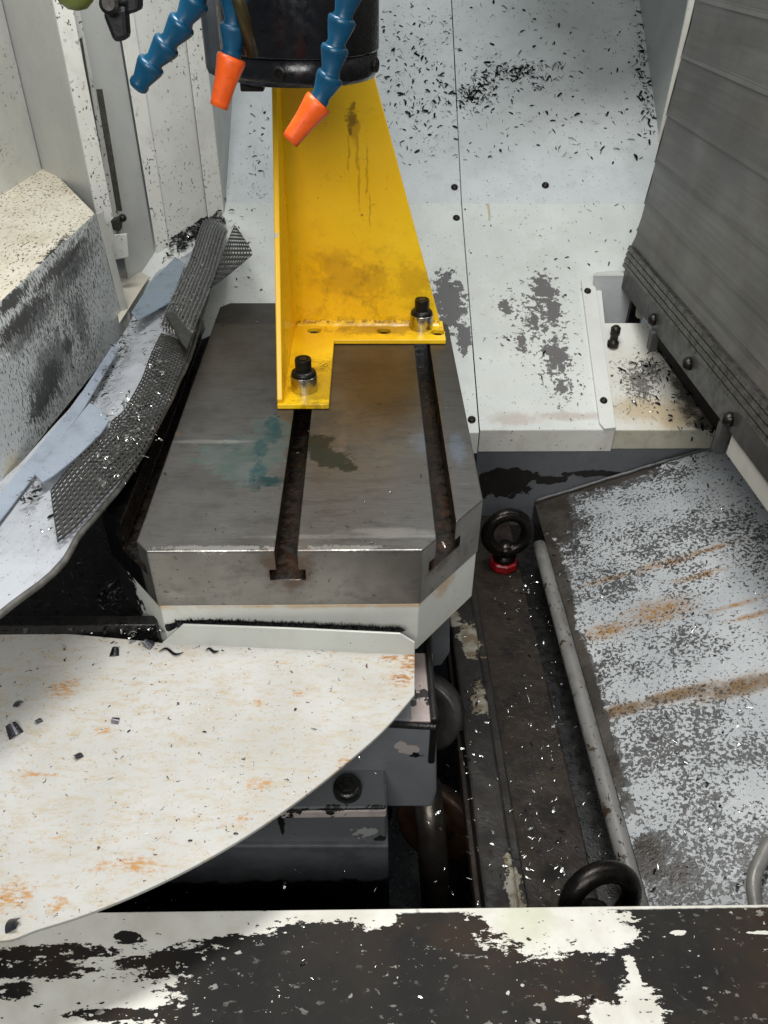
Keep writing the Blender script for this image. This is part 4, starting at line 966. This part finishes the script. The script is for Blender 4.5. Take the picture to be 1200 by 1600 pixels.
# ------------------------------------------------------------------ spindle head
m_sp = plain('black spindle enamel', '17171a', .24, .2, .3, 90, .12, .6)
scx, scy, sR = P(462, 140, YP(.665)).x, .728, .0625
zb0 = P(462, 141, YP(.665)).z
sp_t = thing('spindle', 'black cylindrical spindle nose hanging above the yellow bracket', 'spindle', (scx, scy, zb0))
M = Matrix.Translation((scx, scy, zb0))
mesh_obj('spindle_body', lathe_bm([(sR * 1.0, .0195), (sR * 1.005, .021), (sR * 1.005, .3)], M, 72), m_sp, sp_t, smooth=True)
mesh_obj('collar', lathe_bm([(.02, .003), (sR * .90, 0), (sR * .955, .001), (sR * .985, .005), (sR * .99, .0185), (sR * .97, .0192)], M, 72), m_sp, sp_t, smooth=True)
c = P(445, 127, YP(scy - sR - .002))
for ang in (-1.76, -.3, -2.9):
    cc = V((scx + sR * 1.008 * math.cos(ang), scy + sR * 1.008 * math.sin(ang), zb0 + .0105))
    mesh_obj('collar_screw', lathe_bm([(.0052, -.001), (.0052, .0012), (.004, .0018), (.0028, .0018), (.0026, -.0008), (0, -.0008)], frame(cc, (math.cos(ang), math.sin(ang), 0), (0, 0, 1)), 20), black_steel, sp_t)
mesh_obj('drive_lug', box_bm(scx - .045, scx - .027, scy - .035, scy - .02, zb0 - .006, zb0 + .004), black_steel, sp_t, bevel=.001)
hx = P(320, 60, YP(.76))
mesh_obj('head_housing', box_bm(hx.x, scx - .02, .745, .90, P(335, 120, YP(.745)).z, .75), plain('dark slate housing', '3c4146', .4, .1, .3, 40, .1), sp_t, bevel=.006)

mesh_obj('head_shade_block', box_bm(hx.x - .02, scx + .12, .80, 1.10, .62, .80), plain('head block slate', '4a4e52', .4, .1, .3, 40, .1), sp_t, bevel=.01)  # upper head block out of view, added to shade the upper chute
# coolant hoses
m_loc = plain('blue hose plastic', '0b4766', .35, 0, .18, 60, .1, dirt='0c3a50', dirt_amt=.4)
m_noz = plain('orange nozzle plastic', 'f0601c', .38, 0, .12, 70, .1, dirt='b5430f', dirt_amt=.4)
SEG = [(.0050, 0), (.0064, .0012), (.0066, .003), (.0058, .0045), (.0088, .0125), (.0090, .0142), (.0082, .0152), (.0058, .0155)]
seg_me = None
def hose(px, y, label, nozzle=None, scale=1.):
    global seg_me
    pts = resample(smooth_curve([P(u, v, YP(y)) for u, v in px], 8), 40)
    t = thing('coolant_hose', label, 'coolant hose', tuple(pts[-1]), 'jointed blue coolant hoses round the spindle')
    if seg_me is None:
        bm = lathe_bm(SEG, Matrix(), 24); bmesh.ops.recalc_face_normals(bm, faces=bm.faces)
        seg_me = bpy.data.meshes.new('hose_segment'); bm.to_mesh(seg_me); bm.free(); seg_me.materials.append(m_loc)
        for p in seg_me.polygons: p.use_smooth = True
    L = sum((b - a).length for a, b in zip(pts, pts[1:])); pitch = .0158 * scale; k = max(1, round(L / pitch))
    q = resample(pts[::-1], k + 1)
    for a, b in zip(q, q[1:]):
        o = bpy.data.objects.new('hose_segment', seg_me); COL.objects.link(o); o.parent = t
        M = frame(a, (b - a), (0, 1, 0)); M.translation = a - V(t.location)
        s = (b - a).length / .0128
        o.matrix_local = M @ Matrix.Diagonal((scale, scale, s, 1)) @ Matrix.Rotation(random.random(), 4, 'Z')
    if nozzle:
        (u0, v0), (u1, v1) = nozzle; a, b = P(u0, v0, YP(y)), P(u1, v1, YP(y - .004)); l = (b - a).length
        M = frame(a, b - a)
        mesh_obj('nozzle', lathe_bm([(.0055, -.001), (.0092, -.0005), (.0096, l * .06), (.0086, l * .22), (.0072, l * .5), (.0062, l * .9), (.0060, l), (.0040, l), (.0040, l * .7), (0, l * .7)], M @ Matrix.Diagonal((scale, scale, 1, 1)), 28), m_noz, t, smooth=True)
    return t
hose([(345, -75), (318, -25), (290, 28), (262, 68), (234, 104), (214, 138)], .60, 'blue jointed coolant hose without nozzle reaching left of the spindle')
hose([(362, -50), (366, 0), (365, 40), (361, 92)], .60, 'short blue coolant hose ending in an orange nozzle left of the spindle', ((362, 90), (342, 167)))
hose([(552, -60), (545, -10), (532, 40), (520, 90), (512, 130), (496, 162)], .585, 'blue coolant hose with orange nozzle hanging in front of the spindle', ((498, 160), (453, 220)))
rd = tag(mesh_obj('brass_tube', tube_bm([P(360, -40, YP(.59)), P(376, 10, YP(.59)), P(394, 86, YP(.6))], .0042, 12), plain('dull brass tube', '4c4226', .4, .5, .3, 60), smooth=True), 'dull brass tube beside the short blue hose', 'tube')
vk = thing('valve_block', 'black plastic valve block with lever hanging at the top left', 'valve', tuple(P(180, 20, YP(.6))))
mk = plain('black plastic', '17171a', .5, 0, .3, 60)
mesh_obj('valve_body', slab_bm(fpx([(150, -40), (215, -40), (216, 18), (197, 24), (196, 8), (160, 20), (152, -5)], .6), .016, (0, -1, 0)), mk, vk, bevel=.003)
mesh_obj('lever', slab_bm(fpx([(158, 20), (196, 8), (200, 62), (177, 68)], .597), .012, (0, -1, 0)), mk, vk, bevel=.003)
c = P(172, 8, YP(.594))
mesh_obj('pivot_screw', lathe_bm([(.006, 0), (.006, .003), (.004, .004), (0, .004)], frame(c, (0, -1, .3)), 18), black_steel, vk)
kn = thing('green_cap', 'olive green rounded cap at the top left edge of the photo', 'cap', tuple(P(114, -20, YP(.6))))
mesh_obj('cap_dome', lathe_bm([(0, -.014), (.006, -.0128), (.0105, -.009), (.0128, -.003), (.013, .012), (0, .012)], Matrix.Translation(P(114, -24, YP(.6))), 28), plain('olive plastic', '6f7a35', .4, 0, .2, 60), kn, smooth=True)

# ------------------------------------------------------------------ swarf
m_chipd = plain('blued steel chips', '151517', .35, .6, .4, 300)
m_chips = plain('bright steel chips', 'b9b9b6', .22, 1., .2, 300)
def chip_bm(bm, c, n_, size, kind=None):
    n_ = V(n_); t = V((random.gauss(0, 1), random.gauss(0, 1), random.gauss(0, 1))); t = (t - n_ * t.dot(n_)).normalized(); b = n_.cross(t)
    l = size * random.uniform(.6, 1.6); wd = size * random.choice((.07, .09, .12, .2, .35, .5)) ; curl = random.uniform(-.1, .9) * l
    rows = []
    tilt = random.uniform(-.5, .5)
    for i in range(4):
        s = i / 3 - .5
        p = c + t * (s * l) + n_ * (curl * (.25 - s * s) + size * .12 + tilt * s * l * .3 + .0003)
        k = wd * (.6 + .4 * math.cos(s * 3)) * random.uniform(.8, 1.1)
        rows.append((bm.verts.new(p + b * k * .5 + n_ * random.uniform(0, .2) * wd), bm.verts.new(p - b * k * .5 + t * random.uniform(-.2, .2) * wd)))
    mi = 1 if random.random() < kind else 0
    for A, B in zip(rows, rows[1:]):
        f = bm.faces.new((A[0], A[1], B[1], B[0])); f.material_index = mi
def swarf(clusters, pl, size, label, bright=.1, name='metal_chips'):
    bm = bmesh.new(); n_ = pl[1]
    n_ = V(n_); n_ = n_ if n_.dot(O - V(pl[0])) > 0 else -n_
    for u, v, su, sv, cnt, *r in clusters:
        for _ in range(cnt):
            if r: uu, vv = random.uniform(u, u + su), random.uniform(v, v + sv)
            else: uu, vv = random.gauss(u, su), random.gauss(v, sv)
            chip_bm(bm, P(uu, vv, pl), n_, size * random.choice((.5, .7, 1, 1, 1.4)), bright)
    o = bpy.data.objects.new(name, bpy.data.meshes.new(name)); bm.to_mesh(o.data); bm.free(); COL.objects.link(o)
    o.data.materials.append(m_chipd); o.data.materials.append(m_chips)
    return tag(o, label, 'metal chips', kind='stuff')
swarf([(752, 136, 14, 16, 190), (735, 152, 10, 10, 80), (790, 112, 20, 8, 150), (825, 112, 16, 7, 90), (845, 128, 12, 7, 40), (872, 106, 8, 4, 26), (1001, 84, 5, 34, 110), (1010, 155, 6, 20, 80), (1016, 200, 6, 16, 24), (640, 110, 34, 40, 110), (655, 180, 18, 20, 50), (650, 60, 40, 40, 70), (592, 0, 415, 260, 420, 1), (760, 180, 80, 40, 90), (390, 160, 30, 150, 50, 1), (700, 150, 14, 24, 60)], S2, .0060, 'dark steel chips stuck to the upper chute sheets', .06)
swarf([(600, 320, 400, 110, 70, 1), (365, 320, 50, 140, 35, 1), (740, 430, 170, 220, 26, 1), (300, 390, 30, 18, 50), (320, 360, 18, 16, 60), (255, 430, 10, 12, 14)], S1, .0045, 'small dark chips lying on the lower chute sheets', .05)
swarf([(300, 366, 18, 8, 260), (322, 346, 12, 9, 320), (275, 385, 14, 8, 60), (340, 335, 8, 10, 60)], (tuple(V(S1[0]) + V(S1[1]) * .004), S1[1]), .008, 'black swarf pile in the left rear corner behind the ribbed strip', .05)
swarf([(990, 580, 28, 12, 40), (1030, 620, 40, 30, 60), (1010, 565, 20, 10, 30), (1085, 640, 20, 26, 50), (1060, 590, 20, 22, 40), (1110, 670, 8, 6, 20)], S1b, .006, 'chips lying in the grimy chute corner by the way cover', .12)
swarf([(840, 720, 340, 700, 210, 1), (1090, 720, 30, 12, 60), (960, 870, 80, 60, 50), (1130, 1250, 50, 80, 50), (870, 850, 20, 60, 40)], TRAY, .0045, 'steel chips scattered over the sloping grey tray', .5)
swarf([(770, 900, 70, 60, 60, 1), (790, 960, 90, 460, 170, 1), (860, 1330, 30, 50, 30)], FLOORC, .0042, 'bright steel chips scattered along the rusty channel', .75)
swarf([(735, 1180, 20, 90, 60), (770, 1340, 20, 40, 20), (745, 1080, 10, 10, 24)], ZP(-.285), .004, 'fine chips on the chipped channel rail', .6)
swarf([(20, 1010, 600, 330, 60, 1), (60, 1060, 60, 30, 16), (230, 1005, 20, 5, 20)], DISC, .0026, 'fine swarf scattered over the white cover', .2)
swarf([(175, 925, 20, 14, 60), (150, 930, 34, 20, 30), (60, 900, 60, 40, 14)], ZP(-.117), .006, 'bright chips lying in the black trough', .7)
swarf([(120, 985, 80, 3, 40), (210, 985, 22, 6, 40), (30, 983, 30, 3, 14)], ZP(-.100), .006, 'chips lined up along the trough edge behind the white cover', .4)
swarf([(272, 508, 14, 10, 140), (240, 570, 12, 30, 120), (205, 665, 18, 22, 200), (170, 720, 16, 22, 90), (300, 430, 12, 30, 130), (280, 478, 10, 10, 90)], ZP(.036), .0045, 'bright swarf caught in the mesh strip', .7)
swarf([(208, 512, 6, 8, 60), (196, 538, 5, 10, 60), (184, 562, 5, 12, 50), (172, 585, 5, 10, 40), (160, 606, 5, 8, 40), (150, 622, 8, 8, 30), (54, 762, 6, 10, 40), (40, 785, 6, 10, 30), (30, 800, 60, 100, 12, 1), (228, 482, 10, 6, 30)], ZP(.014), .0045, 'swarf caught along the blue plates on the left guard', .35)
swarf([(250, 560, 460, 300, 26, 1), (340, 495, 20, 14, 20), (420, 500, 30, 10, 10)], TOP, .0035, 'few small chips lying on the steel table', .5)
swarf([(380, 1250, 220, 150, 16, 1), (690, 1330, 20, 60, 10), (230, 1415, 30, 6, 10)], ZP(-.26), .004, 'few bright chips lying below the cover', .7)
swarf([(380, 1440, 800, 150, 20, 1)], SILL, .003, 'few small chips on the front sill', .6)
# fringe of black swarf behind the upstand
bm = bmesh.new()
TB = (tuple(tabl + V((0, .006, 0))), TABP[1])
ridge = [P(262 + (i / 60) * 366, (987 - (262 + i / 60 * 366 - 250) * .35 if i < 4 else 976 + (262 + i / 60 * 366 - 286) * .041), TB) + V((0, 0, .002)) for i in range(61)]
tube_bm([p + V((0, 0, .001 * mnoise.noise(p * 300))) for p in ridge], [.0042 + .0018 * mnoise.noise(p * 400) for p in ridge], 6, bm)
for i in range(2600):
    s = random.random(); u = 262 + s * 365; v = (987 - (u - 250) * .35 if u < 284 else 976 + (u - 286) * .041)
    p = P(u, v - 3, TB); l = random.uniform(.003, .0075) * random.choice((.6, .8, 1))
    d = V((random.gauss(0, .5), random.gauss(0, .3), random.uniform(.3, 1))).normalized(); b = d.cross(V((0, 1, 0))).normalized() * .0005
    vs = [bm.verts.new(q) for q in (p - b, p + b, p + d * l + b * .3, p + d * l - b * .3)]; bm.faces.new(vs)
tag(mesh_obj('swarf_fringe', bm, m_chipd), 'black fringe of fine swarf behind the upstand of the white cover', 'metal chips', kind='stuff')
# the larger flakes on the white cover, one by one
m_flake = plain('flat steel flake', '55555a', .32, .8, .3, 200)
def flake(u, v, pl, size, label, shape, mat=m_flake):
    c = P(u, v, pl); bm = bmesh.new(); a0 = random.random() * 6
    if shape == 'curl':
        pts = [c + V((size * (i / 10 - .5) * 2, size * .35 * math.sin(i * .62), .0015 + .0006 * math.sin(i))) for i in range(11)]
        tube_bm(pts, [.0003 + .0011 * math.sin(math.pi * i / 10) for i in range(11)], 6, bm)
    else:
        M = Matrix.Translation(c + V((0, 0, size * .22))) @ Matrix.Rotation(a0, 4, 'Z') @ Matrix.Rotation(random.uniform(.2, .5), 4, 'X')
        N = 7; r = []
        for i in range(N):
            t = i / (N - 1) - .5; r.append([M @ V((t * size * 1.1, -size * (.55 - .1 * t), .25 * size * math.cos(t * 3))), M @ V((t * size * .75, size * .5, .25 * size * math.cos(t * 3)))])
        surf(bm, r, size * .08)
    return tag(mesh_obj('steel_flake', bm, mat, smooth=False), label, 'steel flake', 'larger flakes on the white cover')
flake(22, 1143, DISC, .011, 'largest steel flake on the white cover near its left edge', 'f')
flake(30, 1102, DISC, .0075, 'steel flake above the largest one on the white cover', 'f')
flake(60, 1128, DISC, .005, 'tiny flake right of the largest one on the white cover', 'f')
flake(122, 1183, DISC, .006, 'lone flake in the middle left of the white cover', 'f')
flake(180, 1127, DISC, .006, 'small bright flake nearer the middle of the white cover', 'f')
flake(22, 1447, DISC, .009, 'pointed flake near the front rim of the white cover', 'f')
flake(180, 1020, DISC, .008, 'dark flake beside the chip heap behind the white cover', 'f', m_chipd)
flake(232, 1008, DISC, .009, 'dark curled flake at the left end of the upstand', 'f')
flake(207, 990, ZP(-.099), .010, 'shiny flake standing on top of the chip heap', 'f', m_chips)
flake(268, 1020, DISC, .011, 'long dark curl lying in front of the upstand', 'curl', m_chipd)
flake(332, 1018, DISC, .006, 'thin dark curl right of the long curl on the white cover', 'curl', m_chipd)
